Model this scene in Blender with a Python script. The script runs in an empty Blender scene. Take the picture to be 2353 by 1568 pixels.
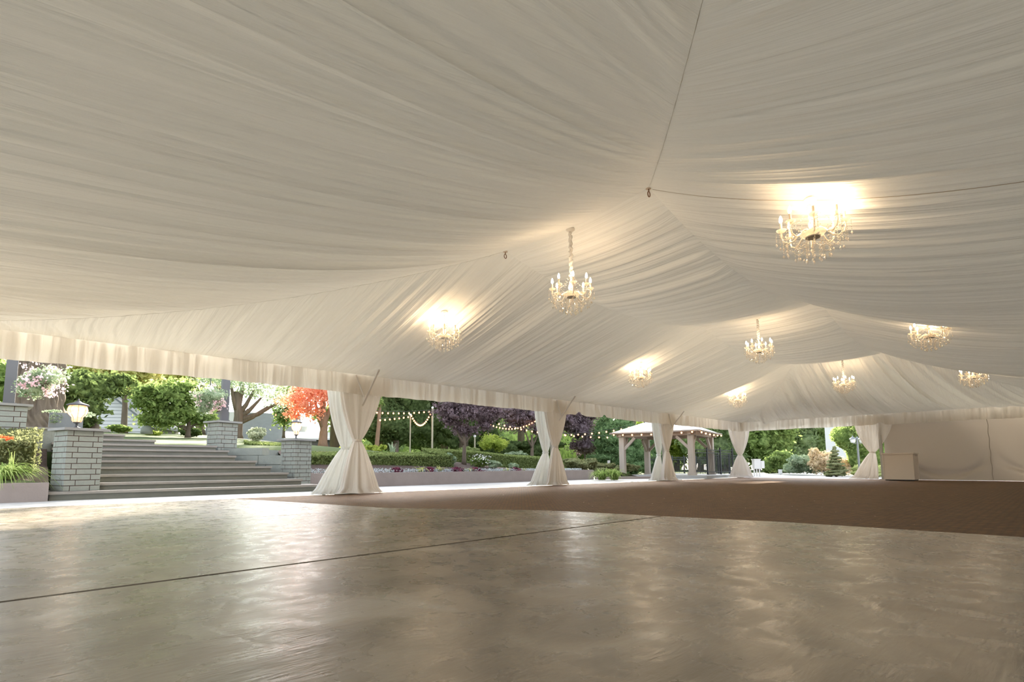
import bpy, math, random
import numpy as np
from mathutils import Vector, Matrix
R = math.radians
rng = np.random.default_rng(7)
random.seed(7)
sc = bpy.context.scene
col = sc.collection

# ------------------------------------------------------------------ camera
# world: X runs along the marquee, Y from the camera towards the garden, Z up (metres)
FPX, PX, PY, EYE = 1195.0, 1150.0, 944.0, 0.55
AX = Vector((0.73472, -0.67836, -0.00371))    # camera right
AD = Vector((0.06890, 0.08006, -0.99441))     # camera down
AF = Vector((0.67486, 0.73036, 0.10556))      # camera forward
AF.normalize(); AX = (AX - AF*AX.dot(AF)).normalized(); AD = AF.cross(AX).normalized()
cam_d = bpy.data.cameras.new('camera'); cam = bpy.data.objects.new('camera', cam_d); col.objects.link(cam)
m = Matrix((( AX.x, -AD.x, -AF.x, 0), (AX.y, -AD.y, -AF.y, 0), (AX.z, -AD.z, -AF.z, EYE), (0, 0, 0, 1)))
cam.matrix_world = m
cam_d.sensor_width = 36; cam_d.lens = FPX/2353*36
cam_d.shift_x = (1176.5-PX)/2353; cam_d.shift_y = (PY-784)/2353
cam_d.clip_end = 500
sc.camera = cam

def ray(px, py): return AX*(px-PX) + AD*(py-PY) + AF*FPX
def at(px, py, Y): d = ray(px, py); t = Y/d.y; return Vector((d.x*t, Y, EYE+d.z*t))
def atx(px, py, X): d = ray(px, py); t = X/d.x; return Vector((X, d.y*t, EYE+d.z*t))
def atz(px, py, Z): d = ray(px, py); t = (Z-EYE)/d.z; return Vector((d.x*t, d.y*t, Z))

# ------------------------------------------------------------------ light
sc.view_settings.view_transform = 'Standard'; sc.view_settings.look = 'None'
sc.view_settings.gamma = 1; sc.view_settings.use_curve_mapping = False
sc.view_settings.exposure = 0.42
w = bpy.data.worlds.new('sky'); sc.world = w; w.use_nodes = True
nt = w.node_tree; sky = nt.nodes.new('ShaderNodeTexSky'); sky.sky_type = 'NISHITA'
sky.sun_disc = False; sky.sun_elevation = R(35); sky.sun_rotation = R(40); sky.air_density = 1.0; sky.dust_density = 2.5; sky.ozone_density = 1.0
SKY_STRENGTH = 0.66
bgn = nt.nodes['Background']; hs = nt.nodes.new('ShaderNodeHueSaturation'); hs.inputs['Saturation'].default_value = .45
nt.links.new(sky.outputs[0], hs.inputs['Color']); nt.links.new(hs.outputs[0], bgn.inputs[0]); bgn.inputs[1].default_value = SKY_STRENGTH
sun_d = bpy.data.lights.new('sun', 'SUN'); sun = bpy.data.objects.new('sun', sun_d); col.objects.link(sun)
sun_d.energy = 25.0; sun_d.angle = R(1.5); sun_d.color = (1.0, 0.9, 0.76)
SUN_AZ, SUN_EL = R(54), R(26)
sd = Vector((math.cos(SUN_AZ)*math.cos(SUN_EL), math.sin(SUN_AZ)*math.cos(SUN_EL), math.sin(SUN_EL)))
sun.rotation_euler = sd.to_track_quat('Z', 'Y').to_euler()
sun.location = (0, 40, 30)
BULB_W = 1.0        # watts of each chandelier candle

# ------------------------------------------------------------------ materials
def mat_new(name):
    mt = bpy.data.materials.new(name); mt.use_nodes = True
    n = mt.node_tree.nodes; n.clear(); out = n.new('ShaderNodeOutputMaterial')
    return mt, n, mt.node_tree.links, out
def principled(name, color, rough=0.6, metal=0.0, bump=0.0, bscale=20, var=0.0, vscale=4, spec=0.5, stretch=None):
    mt, n, l, out = mat_new(name); p = n.new('ShaderNodeBsdfPrincipled'); l.new(p.outputs[0], out.inputs[0])
    p.inputs['Base Color'].default_value = (*color, 1); p.inputs['Roughness'].default_value = rough
    p.inputs['Metallic'].default_value = metal; p.inputs['Specular IOR Level'].default_value = spec
    if bump or var:
        tc = n.new('ShaderNodeTexCoord'); src = tc.outputs['Object']
        if stretch:
            mp = n.new('ShaderNodeMapping'); mp.inputs['Scale'].default_value = stretch; l.new(src, mp.inputs[0]); src = mp.outputs[0]
    if var:
        no = n.new('ShaderNodeTexNoise'); no.inputs['Scale'].default_value = vscale; no.inputs['Detail'].default_value = 6; l.new(src, no.inputs[0])
        mx = n.new('ShaderNodeMix'); mx.data_type = 'RGBA'; l.new(no.outputs[0], mx.inputs[0])
        mx.inputs[6].default_value = (*[c*(1-var) for c in color], 1); mx.inputs[7].default_value = (*[min(1, c*(1+var)) for c in color], 1)
        l.new(mx.outputs[2], p.inputs['Base Color'])
    if bump:
        no2 = n.new('ShaderNodeTexNoise'); no2.inputs['Scale'].default_value = bscale; no2.inputs['Detail'].default_value = 8; l.new(src, no2.inputs[0])
        bp = n.new('ShaderNodeBump'); bp.inputs['Strength'].default_value = bump; bp.inputs['Distance'].default_value = 0.02
        l.new(no2.outputs[0], bp.inputs['Height']); l.new(bp.outputs[0], p.inputs['Normal'])
    return mt
def cloth(name, color, trans=0.25, bscale=(1, 1, 1), bump=0.3, clear=0.0, tcol=None, tvar=0.0):
    mt, n, l, out = mat_new(name)
    d = n.new('ShaderNodeBsdfDiffuse'); t = n.new('ShaderNodeBsdfTranslucent'); mx = n.new('ShaderNodeMixShader')
    d.inputs[0].default_value = (*color, 1); t.inputs[0].default_value = (*(tcol or color), 1); mx.inputs[0].default_value = trans
    l.new(d.outputs[0], mx.inputs[1]); l.new(t.outputs[0], mx.inputs[2])
    tc = n.new('ShaderNodeTexCoord'); mp = n.new('ShaderNodeMapping'); mp.inputs['Scale'].default_value = bscale; l.new(tc.outputs['Object'], mp.inputs[0])
    no = n.new('ShaderNodeTexNoise'); no.inputs['Scale'].default_value = 1; no.inputs['Detail'].default_value = 5; l.new(mp.outputs[0], no.inputs[0])
    bp = n.new('ShaderNodeBump'); bp.inputs['Strength'].default_value = bump; bp.inputs['Distance'].default_value = 0.02
    l.new(no.outputs[0], bp.inputs['Height']); l.new(bp.outputs[0], d.inputs['Normal']); l.new(bp.outputs[0], t.inputs['Normal'])
    if tvar:   # gathered cloth lets less light through where it overlaps
        mr = n.new('ShaderNodeMapRange'); mr.inputs[1].default_value = .42; mr.inputs[2].default_value = .6; mr.inputs[3].default_value = trans*(1-tvar); mr.inputs[4].default_value = trans*(1+tvar)
        l.new(no.outputs[0], mr.inputs[0]); l.new(mr.outputs[0], mx.inputs[0])
    last = mx
    if clear:
        tr = n.new('ShaderNodeBsdfTransparent'); m2 = n.new('ShaderNodeMixShader'); m2.inputs[0].default_value = clear
        l.new(mx.outputs[0], m2.inputs[1]); l.new(tr.outputs[0], m2.inputs[2]); last = m2
    l.new(last.outputs[0], out.inputs[0]); return mt
def leafmat(name, c1, c2, trans=0.4, scale=1.2):
    mt, n, l, out = mat_new(name)
    tc = n.new('ShaderNodeTexCoord'); no = n.new('ShaderNodeTexNoise'); no.inputs['Scale'].default_value = scale*5; no.inputs['Detail'].default_value = 3
    l.new(tc.outputs['Object'], no.inputs[0])
    rp = n.new('ShaderNodeValToRGB'); rp.color_ramp.elements[0].position = 0.35; rp.color_ramp.elements[1].position = 0.65
    rp.color_ramp.elements[0].color = (*c1, 1); rp.color_ramp.elements[1].color = (*c2, 1); l.new(no.outputs[0], rp.inputs[0])
    d = n.new('ShaderNodeBsdfDiffuse'); t = n.new('ShaderNodeBsdfTranslucent'); mx = n.new('ShaderNodeMixShader'); mx.inputs[0].default_value = trans
    l.new(rp.outputs[0], d.inputs[0]); l.new(rp.outputs[0], t.inputs[0]); l.new(d.outputs[0], mx.inputs[1]); l.new(t.outputs[0], mx.inputs[2])
    l.new(mx.outputs[0], out.inputs[0]); return mt
def glow(name, color, strength, see_through=True):
    mt, n, l, out = mat_new(name); e = n.new('ShaderNodeEmission'); e.inputs[0].default_value = (*color, 1); e.inputs[1].default_value = strength
    if see_through:
        t = n.new('ShaderNodeBsdfTransparent'); a = n.new('ShaderNodeAddShader'); l.new(e.outputs[0], a.inputs[0]); l.new(t.outputs[0], a.inputs[1]); l.new(a.outputs[0], out.inputs[0])
    else: l.new(e.outputs[0], out.inputs[0])
    return mt
def glassy(name, color, clear=0.6, rough=0.1):
    mt, n, l, out = mat_new(name); g = n.new('ShaderNodeBsdfGlossy'); g.inputs[0].default_value = (*color, 1); g.inputs[1].default_value = rough
    d = n.new('ShaderNodeBsdfDiffuse'); d.inputs[0].default_value = (*color, 1); tl = n.new('ShaderNodeBsdfTranslucent'); tl.inputs[0].default_value = (*color, 1)
    a = n.new('ShaderNodeMixShader'); a.inputs[0].default_value = .5; l.new(d.outputs[0], a.inputs[1]); l.new(tl.outputs[0], a.inputs[2])
    b = n.new('ShaderNodeMixShader'); b.inputs[0].default_value = .35; l.new(a.outputs[0], b.inputs[1]); l.new(g.outputs[0], b.inputs[2])
    t = n.new('ShaderNodeBsdfTransparent'); m2 = n.new('ShaderNodeMixShader'); m2.inputs[0].default_value = clear
    l.new(b.outputs[0], m2.inputs[1]); l.new(t.outputs[0], m2.inputs[2]); l.new(m2.outputs[0], out.inputs[0]); return mt

def mat_concrete():
    mt, n, l, out = mat_new('stamped concrete'); p = n.new('ShaderNodeBsdfPrincipled'); l.new(p.outputs[0], out.inputs[0])
    tc = n.new('ShaderNodeTexCoord'); o = tc.outputs['Object']
    def noise(s, det, dist=0.0, stretch=None):
        src = o
        if stretch:
            mp = n.new('ShaderNodeMapping'); mp.inputs['Scale'].default_value = stretch; mp.inputs['Rotation'].default_value = (0, 0, R(40)); l.new(o, mp.inputs[0]); src = mp.outputs[0]
        x = n.new('ShaderNodeTexNoise'); x.inputs['Scale'].default_value = s; x.inputs['Detail'].default_value = det; x.inputs['Distortion'].default_value = dist; l.new(src, x.inputs[0]); return x.outputs[0]
    a = noise(1.6, 9, 1.2); r = n.new('ShaderNodeValToRGB'); l.new(a, r.inputs[0]); e = r.color_ramp.elements
    e[0].position = .3; e[0].color = (.09, .07, .045, 1); e[1].position = .72; e[1].color = (.31, .28, .215, 1)
    k = e.new(.48); k.color = (.158, .124, .081, 1); k = e.new(.6); k.color = (.215, .174, .118, 1)
    b = noise(7, 8, .6); mx = n.new('ShaderNodeMix'); mx.data_type = 'RGBA'; mx.blend_type = 'OVERLAY'; mx.inputs[0].default_value = .45
    l.new(r.outputs[0], mx.inputs[6]); l.new(b, mx.inputs[7]); l.new(mx.outputs[2], p.inputs['Base Color'])
    rr = n.new('ShaderNodeMapRange'); rr.inputs[1].default_value = .3; rr.inputs[2].default_value = .7; rr.inputs[3].default_value = .2; rr.inputs[4].default_value = .4; p.inputs['Coat Weight'].default_value = .35; p.inputs['Coat Roughness'].default_value = .5; l.new(b, rr.inputs[0]); l.new(rr.outputs[0], p.inputs['Roughness'])
    c = noise(3, 6, .3, (.6, 1.9, 1)); c2 = noise(30, 6, .2, (.35, 2.2, 1)); ad = n.new('ShaderNodeMath'); ad.operation = 'MULTIPLY_ADD'; l.new(c2, ad.inputs[0]); ad.inputs[1].default_value = .3; l.new(c, ad.inputs[2])
    vo = n.new('ShaderNodeTexVoronoi'); vo.feature = 'DISTANCE_TO_EDGE'; vo.inputs['Scale'].default_value = 1.3
    wn = n.new('ShaderNodeTexNoise'); wn.inputs['Scale'].default_value = 2; wn.inputs['Detail'].default_value = 6; l.new(o, wn.inputs[0])
    va = n.new('ShaderNodeMix'); va.data_type = 'RGBA'; va.inputs[0].default_value = .35; l.new(o, va.inputs[6]); l.new(wn.outputs[1], va.inputs[7]); l.new(va.outputs[2], vo.inputs[0])
    cr = n.new('ShaderNodeMapRange'); cr.inputs[2].default_value = .03; cr.inputs[3].default_value = -.12; cr.inputs[4].default_value = 0; l.new(vo.outputs[0], cr.inputs[0])
    ad2 = n.new('ShaderNodeMath'); l.new(ad.outputs[0], ad2.inputs[0]); l.new(cr.outputs[0], ad2.inputs[1])
    bp = n.new('ShaderNodeBump'); bp.inputs['Strength'].default_value = .55; bp.inputs['Distance'].default_value = .011; l.new(ad2.outputs[0], bp.inputs['Height']); l.new(bp.outputs[0], p.inputs['Normal'])
    return mt
def mat_paver():
    mt, n, l, out = mat_new('dark pavers'); p = n.new('ShaderNodeBsdfPrincipled'); l.new(p.outputs[0], out.inputs[0])
    tc = n.new('ShaderNodeTexCoord'); mp = n.new('ShaderNodeMapping'); mp.inputs['Rotation'].default_value = (0, 0, R(45)); l.new(tc.outputs['Object'], mp.inputs[0])
    b = n.new('ShaderNodeTexBrick'); l.new(mp.outputs[0], b.inputs[0]); b.inputs['Scale'].default_value = 5; b.inputs['Mortar Size'].default_value = .025
    b.inputs['Color1'].default_value = (.16, .082, .030, 1); b.inputs['Color2'].default_value = (.225, .12, .044, 1); b.inputs['Mortar'].default_value = (.07, .045, .024, 1)
    no = n.new('ShaderNodeTexNoise'); no.inputs['Scale'].default_value = 14; no.inputs['Detail'].default_value = 10; no.inputs['Roughness'].default_value = .75; l.new(tc.outputs['Object'], no.inputs[0])
    mx = n.new('ShaderNodeMix'); mx.data_type = 'RGBA'; mx.blend_type = 'OVERLAY'; mx.inputs[0].default_value = .7; l.new(b.outputs[0], mx.inputs[6]); l.new(no.outputs[0], mx.inputs[7])
    l.new(mx.outputs[2], p.inputs['Base Color']); p.inputs['Roughness'].default_value = .68
    bp = n.new('ShaderNodeBump'); bp.inputs['Strength'].default_value = 1; bp.inputs['Distance'].default_value = .03
    ad = n.new('ShaderNodeMath'); ad.operation = 'SUBTRACT'; l.new(no.outputs[0], ad.inputs[0]); l.new(b.outputs[1], ad.inputs[1]); l.new(ad.outputs[0], bp.inputs['Height']); l.new(bp.outputs[0], p.inputs['Normal'])
    return mt

M = {}
M['liner_y'] = cloth('pleated liner folds across', (.81, .79, .72), .22, (22, .12, 1), 1.3)
M['liner_x'] = cloth('pleated liner folds along', (.81, .79, .72), .22, (.12, 26, 1), 1.3)
M['roof'] = cloth('tent roof vinyl', (.88, .88, .85), .165, bump=0)
M['valance'] = cloth('valance voile', (.84, .79, .71), .40, (11, 11, .25), 1, tvar=.4)
M['curtain'] = cloth('curtain voile', (.86, .82, .76), .42, (14, 14, .5), .8, tvar=.3)
M['curtain_cool'] = cloth('outer curtain voile', (.80, .80, .76), .5, (14, 14, .5), .8, tvar=.3)
M['outer_valance'] = cloth('outer vinyl valance', (.8, .78, .73), .35, bump=0)
M['sidewall'] = cloth('sidewall vinyl', (.55, .485, .40), .04, (2, 2, 2), .25)
M['white_paint'] = principled('white paint', (.74, .66, .57), .5, bump=.05)
M['metal'] = principled('grey aluminium', (.42, .41, .38), .45, .6)
M['tan'] = principled('tan cord', (.45, .36, .26), .7)
M['hook'] = principled('rusty steel', (.25, .13, .07), .5, .5)
M['concrete'] = mat_concrete(); M['paver'] = mat_paver()
M['joint'] = principled('dark joint', (.075, .052, .03), .9)
M['patio'] = principled('grey patio concrete', (.38, .38, .36), .55, bump=.2, bscale=12, var=.12)
M['planter'] = principled('pinkish render', (.30, .25, .225), .85, bump=.25, bscale=30, var=.18, vscale=3)
M['stone'] = principled('grey stone block', (.27, .285, .245), .85, bump=.5, bscale=14, var=.14, vscale=6)
M['mortar'] = principled('brown mortar', (.10, .055, .045), .95)
M['cap'] = principled('bluestone cap', (.27, .265, .245), .7, bump=.2, bscale=18, var=.15)
M['tread'] = principled('stone tread', (.28, .255, .22), .7, bump=.4, bscale=16, var=.2)
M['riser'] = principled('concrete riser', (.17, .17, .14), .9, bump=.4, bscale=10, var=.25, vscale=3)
M['soil'] = principled('bark mulch', (.10, .07, .055), 1, bump=1, bscale=25, var=.4, vscale=25)
M['grass'] = principled('mown grass', (.065, .095, .022), 1, bump=.8, bscale=40, var=.25, vscale=3)
M['black'] = principled('black metal', (.035, .037, .038), .45)
M['postgrey'] = principled('dark grey post', (.10, .10, .105), .6)
M['lampgrey'] = principled('grey lamp metal', (.20, .215, .215), .5)
M['wood'] = principled('greyed timber', (.44, .38, .31), .8, bump=.3, bscale=8, var=.15, stretch=(6, 6, .6))
M['cedar'] = principled('orange timber', (.45, .22, .10), .7, var=.15)
M['roofmetal'] = principled('pale metal roof', (.82, .82, .82), .4)
M['pole'] = principled('bamboo pole', (.36, .32, .22), .6)
M['bark'] = principled('brown bark', (.13, .10, .07), 1, bump=1, bscale=4, var=.5, vscale=5, stretch=(3, 3, .5))
M['barkwarm'] = principled('warm brown bark', (.24, .15, .09), 1, bump=1, bscale=9, var=.3, vscale=9, stretch=(3, 3, .6))
M['crystal'] = glassy('crystal beads', (1, .95, .86), .12, .08)
M['cream'] = principled('cream enamel', (.80, .68, .53), .35)
M['drip'] = glassy('glass drip pan', (1, .92, .8), .5)
M['bulb'] = glow('lit candle bulb', (1, .80, .52), 30)
M['fest'] = glow('festoon bulb', (1, .40, .15), 3.2)
M['lantern_glow'] = glow('lit lantern bulb', (1, .66, .38), 9)
M['lantern_roof'] = principled('dark lantern roof', (.055, .055, .06), .5)
M['lantern_glass'] = glassy('lantern glass', (.95, .62, .42), .5)
M['milk'] = principled('milky glass', (.85, .87, .85), .3)
M['siding'] = principled('white siding', (.62, .62, .60), .7)
M['slate'] = principled('grey roof', (.17, .185, .19), .8, var=.15)
M['darkwall'] = principled('dark timber wall', (.12, .115, .105), .8)
M['white'] = principled('white plastic', (.75, .73, .69), .5)
M['paleblue'] = principled('pale blue grey panel', (.55, .60, .62), .5)
LG = {
 'hedge': leafmat('hedge leaves', (.14, .18, .06), (.33, .39, .15), .35, 3),
 'hedge_olive': leafmat('olive hedge leaves', (.15, .165, .07), (.34, .35, .17), .35, 3),
 'green': leafmat('mid green leaves', (.14, .21, .06), (.37, .47, .16), .5),
 'lime': leafmat('lime leaves', (.22, .30, .05), (.55, .62, .14), .5),
 'gold': leafmat('backlit yellow leaves', (.35, .36, .10), (.75, .68, .30), .6),
 'dark': leafmat('dark evergreen leaves', (.05, .075, .025), (.15, .20, .075), .35),
 'laurel': leafmat('laurel leaves', (.07, .10, .035), (.25, .33, .11), .35),
 'plum': leafmat('plum leaves', (.10, .065, .065), (.30, .23, .25), .35),
 'orange': leafmat('orange maple leaves', (.72, .26, .13), (.98, .56, .38), .6),
 'cedar': leafmat('cedar leaves', (.075, .13, .05), (.21, .31, .13), .35),
 'sage': leafmat('sage leaves', (.22, .30, .17), (.46, .54, .36), .4),
 'cream': leafmat('cream variegated leaves', (.38, .42, .26), (.74, .74, .54), .5),
 'fern': leafmat('fern fronds', (.35, .38, .12), (.62, .60, .28), .4),
 'heuchera': leafmat('heuchera leaves', (.09, .02, .04), (.28, .09, .13), .3),
 'pink': leafmat('pink petals', (.80, .52, .54), (.95, .80, .80), .4),
 'whitefl': leafmat('white petals', (.8, .8, .76), (.95, .95, .9), .3),
 'bluefl': leafmat('small blue and white flowers', (.30, .36, .25), (.72, .74, .85), .3, 8),
 'blade': leafmat('daylily blades', (.17, .27, .06), (.48, .58, .22), .4),
 'pinkbush': leafmat('pale pink rhododendron', (.52, .42, .24), (.90, .74, .52), .4),
 'juniper': leafmat('golden juniper', (.26, .33, .11), (.58, .63, .28), .4),
 'conifer': leafmat('dwarf conifer', (.19, .22, .10), (.42, .44, .24), .3),
 'woods': leafmat('woodland leaves', (.20, .27, .12), (.50, .60, .30), .6, .6),
 'redfl': leafmat('red daylily petals', (.75, .12, .05), (.9, .3, .12), .3),
}

# ------------------------------------------------------------------ mesh helpers
class MB:
    def __init__(s): s.v = []; s.f = []; s.mi = []; s.cur = 0
    def add(s, vs, fs):
        b = len(s.v); s.v.extend([tuple(v) for v in vs]); s.f.extend([tuple(i+b for i in f) for f in fs]); s.mi.extend([s.cur]*len(fs)); return s
    def box(s, c, d, rz=0.0, taper=1.0):
        x, y, z = [q/2 for q in d]; ca, sa = math.cos(rz), math.sin(rz); vs = []
        for k, (sx, sy, sz) in enumerate([(-1,-1,-1),(1,-1,-1),(1,1,-1),(-1,1,-1),(-1,-1,1),(1,-1,1),(1,1,1),(-1,1,1)]):
            tp = taper if sz > 0 else 1; X, Y = sx*x*tp, sy*y*tp
            vs.append((c[0]+X*ca-Y*sa, c[1]+X*sa+Y*ca, c[2]+sz*z))
        return s.add(vs, [(0,3,2,1),(4,5,6,7),(0,1,5,4),(1,2,6,5),(2,3,7,6),(3,0,4,7)])
    def bar(s, a, b, w, h=None, up=(0,0,1)):
        a, b = Vector(a), Vector(b); d = (b-a).normalized(); h = h or w
        sd_ = d.cross(Vector(up)); sd_ = sd_.normalized() if sd_.length > 1e-4 else Vector((1,0,0)); u = sd_.cross(d).normalized()
        vs = [p+sd_*i*w/2+u*j*h/2 for p in (a, b) for i, j in ((-1,-1),(1,-1),(1,1),(-1,1))]
        return s.add(vs, [(0,3,2,1),(4,5,6,7),(0,1,5,4),(1,2,6,5),(2,3,7,6),(3,0,4,7)])
    def tube(s, pts, r, seg=6, caps=True):
        pts = [Vector(p) for p in pts]; n = len(pts); rs = r if isinstance(r, (list, tuple)) else [r]*n; vs = []
        prev = None
        for i, p in enumerate(pts):
            d = (pts[min(i+1, n-1)]-pts[max(i-1, 0)]).normalized()
            if prev is None: a = d.orthogonal().normalized()
            else:
                a = prev-d*prev.dot(d); a = a.normalized() if a.length > 1e-6 else d.orthogonal().normalized()
            prev = a; b = d.cross(a)
            for k in range(seg):
                t = 2*math.pi*k/seg; vs.append(p+(a*math.cos(t)+b*math.sin(t))*rs[i])
        fs = [(i*seg+k, i*seg+(k+1)%seg, (i+1)*seg+(k+1)%seg, (i+1)*seg+k) for i in range(n-1) for k in range(seg)]
        if caps: fs += [tuple(range(seg))[::-1], tuple((n-1)*seg+k for k in range(seg))]
        return s.add(vs, fs)
    def lathe(s, prof, seg=12, c=(0,0,0), sx=1, sy=1):
        vs = [(c[0]+r*math.cos(2*math.pi*k/seg)*sx, c[1]+r*math.sin(2*math.pi*k/seg)*sy, c[2]+z) for r, z in prof for k in range(seg)]
        fs = [(i*seg+k, i*seg+(k+1)%seg, (i+1)*seg+(k+1)%seg, (i+1)*seg+k) for i in range(len(prof)-1) for k in range(seg)]
        return s.add(vs, fs)
    def ball(s, c, r, seg=6, rings=4, rz=None):
        rz = rz or r
        return s.lathe([(max(1e-4, r*math.sin(math.pi*i/rings)), -rz*math.cos(math.pi*i/rings)) for i in range(rings+1)], seg, c)
    def octa(s, c, r, h=None):
        h = h or r; x, y, z = c
        return s.add([(x+r,y,z),(x,y+r,z),(x-r,y,z),(x,y-r,z),(x,y,z+h),(x,y,z-h)], [(0,1,4),(1,2,4),(2,3,4),(3,0,4),(1,0,5),(2,1,5),(3,2,5),(0,3,5)])
    def grid(s, fn, nu, nv):
        vs = [fn(i/nu, j/nv) for i in range(nu+1) for j in range(nv+1)]
        return s.add(vs, [(i*(nv+1)+j, (i+1)*(nv+1)+j, (i+1)*(nv+1)+j+1, i*(nv+1)+j+1) for i in range(nu) for j in range(nv)])
    def build(s, name, mat, parent=None, smooth=False, loc=None):
        me = bpy.data.meshes.new(name); me.from_pydata(s.v, [], s.f)
        for m_ in (mat if isinstance(mat, (list, tuple)) else [mat]): me.materials.append(m_)
        if max(s.mi, default=0): me.polygons.foreach_set('material_index', s.mi)
        if smooth: me.polygons.foreach_set('use_smooth', [True]*len(me.polygons))
        me.update(); o = bpy.data.objects.new(name, me); col.objects.link(o)
        if parent: o.parent = parent
        if loc: o.location = loc
        return o
def tag(o, label=None, cat=None, group=None, kind=None):
    if label: o['label'] = label
    if cat: o['category'] = cat
    if group: o['group'] = group
    if kind: o['kind'] = kind
    return o
def empty(name, loc=(0,0,0), rz=0, label=None, cat=None, group=None, kind=None):
    o = bpy.data.objects.new(name, None); col.objects.link(o); o.location = loc; o.rotation_euler = (0, 0, rz); o.empty_display_size = .2
    return tag(o, label, cat, group, kind)
def npmesh(name, V, F, mat, parent=None, mi=None, smooth=False):
    """fast mesh from arrays; F is (n,4) quads"""
    me = bpy.data.meshes.new(name); nv, nf = len(V), len(F); k = F.shape[1]
    me.vertices.add(nv); me.vertices.foreach_set('co', np.asarray(V, dtype=np.float32).ravel())
    me.loops.add(nf*k); me.loops.foreach_set('vertex_index', np.asarray(F, dtype=np.int32).ravel())
    me.polygons.add(nf); me.polygons.foreach_set('loop_start', np.arange(0, nf*k, k, dtype=np.int32)); me.polygons.foreach_set('loop_total', np.full(nf, k, dtype=np.int32))
    for m_ in (mat if isinstance(mat, (list, tuple)) else [mat]): me.materials.append(m_)
    if mi is not None: me.polygons.foreach_set('material_index', np.asarray(mi, dtype=np.int32))
    if smooth: me.polygons.foreach_set('use_smooth', np.ones(nf, dtype=bool))
    me.update(calc_edges=True); me.validate(); o = bpy.data.objects.new(name, me); col.objects.link(o)
    if parent: o.parent = parent
    return o
def vnoise1(x, seed):
    r = np.random.default_rng(seed).uniform(-1, 1, 4096); i = np.floor(x).astype(int); f = x-i; f = f*f*(3-2*f)
    return r[i % 4096]*(1-f)+r[(i+1) % 4096]*f
def smooth(t): t = np.clip(t, 0, 1); return t*t*(3-2*t)

# ------------------------------------------------------------------ vegetation helpers
def leaves(C, size, asp=.55, flat=0.0, droop=0.0, dirs=None, r=rng):
    """one rhombic leaf around each centre; returns V, F"""
    n = len(C); a = r.normal(size=(n, 3)) if dirs is None else dirs+r.normal(size=(n, 3))*.35
    if flat: a[:, 2] *= (1-flat)
    a[:, 2] -= droop; a /= np.linalg.norm(a, axis=1, keepdims=True)+1e-9
    b = np.cross(a, r.normal(size=(n, 3))); b /= np.linalg.norm(b, axis=1, keepdims=True)+1e-9
    s = size*r.uniform(.6, 1.4, (n, 1)); V = np.stack([C-a*s, C-b*s*asp, C+a*s, C+b*s*asp], 1).reshape(-1, 3)
    return V, np.arange(4*n).reshape(-1, 4)
def blobcore(c, rad, seg=10, rings=7, seed=0, amp=.12):
    r = np.random.default_rng(seed); V = []; F = []
    for i in range(rings+1):
        for k in range(seg):
            ph = math.pi*i/rings; t = 2*math.pi*k/seg; q = 1+r.uniform(-amp, amp)
            V.append((c[0]+rad[0]*q*math.sin(ph)*math.cos(t), c[1]+rad[1]*q*math.sin(ph)*math.sin(t), c[2]-rad[2]*q*math.cos(ph)))
    for i in range(rings):
        for k in range(seg): F.append((i*seg+k, i*seg+(k+1) % seg, (i+1)*seg+(k+1) % seg, (i+1)*seg+k))
    return np.array(V), np.array(F)
def cloud(name, mat, blobs, n, size, parent=None, core=.72, seed=1, asp=.55, flat=0.0, droop=0.0, clump=0, shell=.35, lumpy=.26):
    """foliage: leaves in clumps near the skin of each ellipsoid, with a leafy core inside"""
    r = np.random.default_rng(seed); Vs = []; Fs = []; nb = 0; vol = [b[3]*b[4]+b[4]*b[5]+b[3]*b[5] for b in blobs]; tot = sum(vol)
    for b, v in zip(blobs, vol):
        c = np.array(b[:3]); rad = np.array(b[3:6]); k = max(20, int(n*v/tot))
        W_ = r.normal(size=(7, 3))*2.2; ph = r.uniform(0, 6.28, 7)
        def lump(u): q = u/(np.linalg.norm(u, axis=1, keepdims=True)+1e-9); return 1+lumpy*np.cos(q @ W_.T+ph).sum(1, keepdims=True)/2.2
        if clump:
            m_ = max(6, k//clump); u = r.normal(size=(m_, 3)); u /= np.linalg.norm(u, axis=1, keepdims=True)
            u *= (1-shell*r.uniform(0, 1, (m_, 1))**1.3); cc = c+u*rad*lump(u); idx = r.integers(0, m_, k); P = cc[idx]+r.normal(size=(k, 3))*np.minimum(rad, size*5)*.32
        else:
            u = r.normal(size=(k, 3)); u /= np.linalg.norm(u, axis=1, keepdims=True); P = c+u*rad*lump(u)*(1-shell*r.uniform(0, 1, (k, 1)))
        V, F = leaves(P, size, asp, flat, droop, r=r); Vs.append(V); Fs.append(F+nb); nb += len(V)
        if core:
            V, F = blobcore(c, rad*core, 16, 10, seed=seed+len(Vs)); q = (V-c)/rad; V = c+(V-c)*lump(q)**1.3; Vs.append(V); Fs.append(F+nb); nb += len(V)
    return npmesh(name, np.concatenate(Vs), np.concatenate(Fs), mat, parent)
def boughs(blobs, seed, k=6, f=.46, main=.78, off=.68):
    """break every ellipsoid into a main mass and smaller boughs round it"""
    r = random.Random(seed); out = []
    for x, y, z, a, b, c in blobs:
        out.append((x, y, z, a*main, b*main, c*main))
        for i in range(k):
            t, p = 6.283*(i+r.random()*.8)/k, r.uniform(-.6, 1.0); q = r.uniform(.75, 1.25)*f
            out.append((x+a*off*math.cos(t)*math.cos(p), y+b*off*math.sin(t)*math.cos(p), z+c*off*math.sin(p), a*q, b*q, c*q*.9))
    return out
def trunk(name, pts, r, parent, mat, seg=9): return MB().tube(pts, r, seg).build(name, mat, parent, smooth=True)
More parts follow.
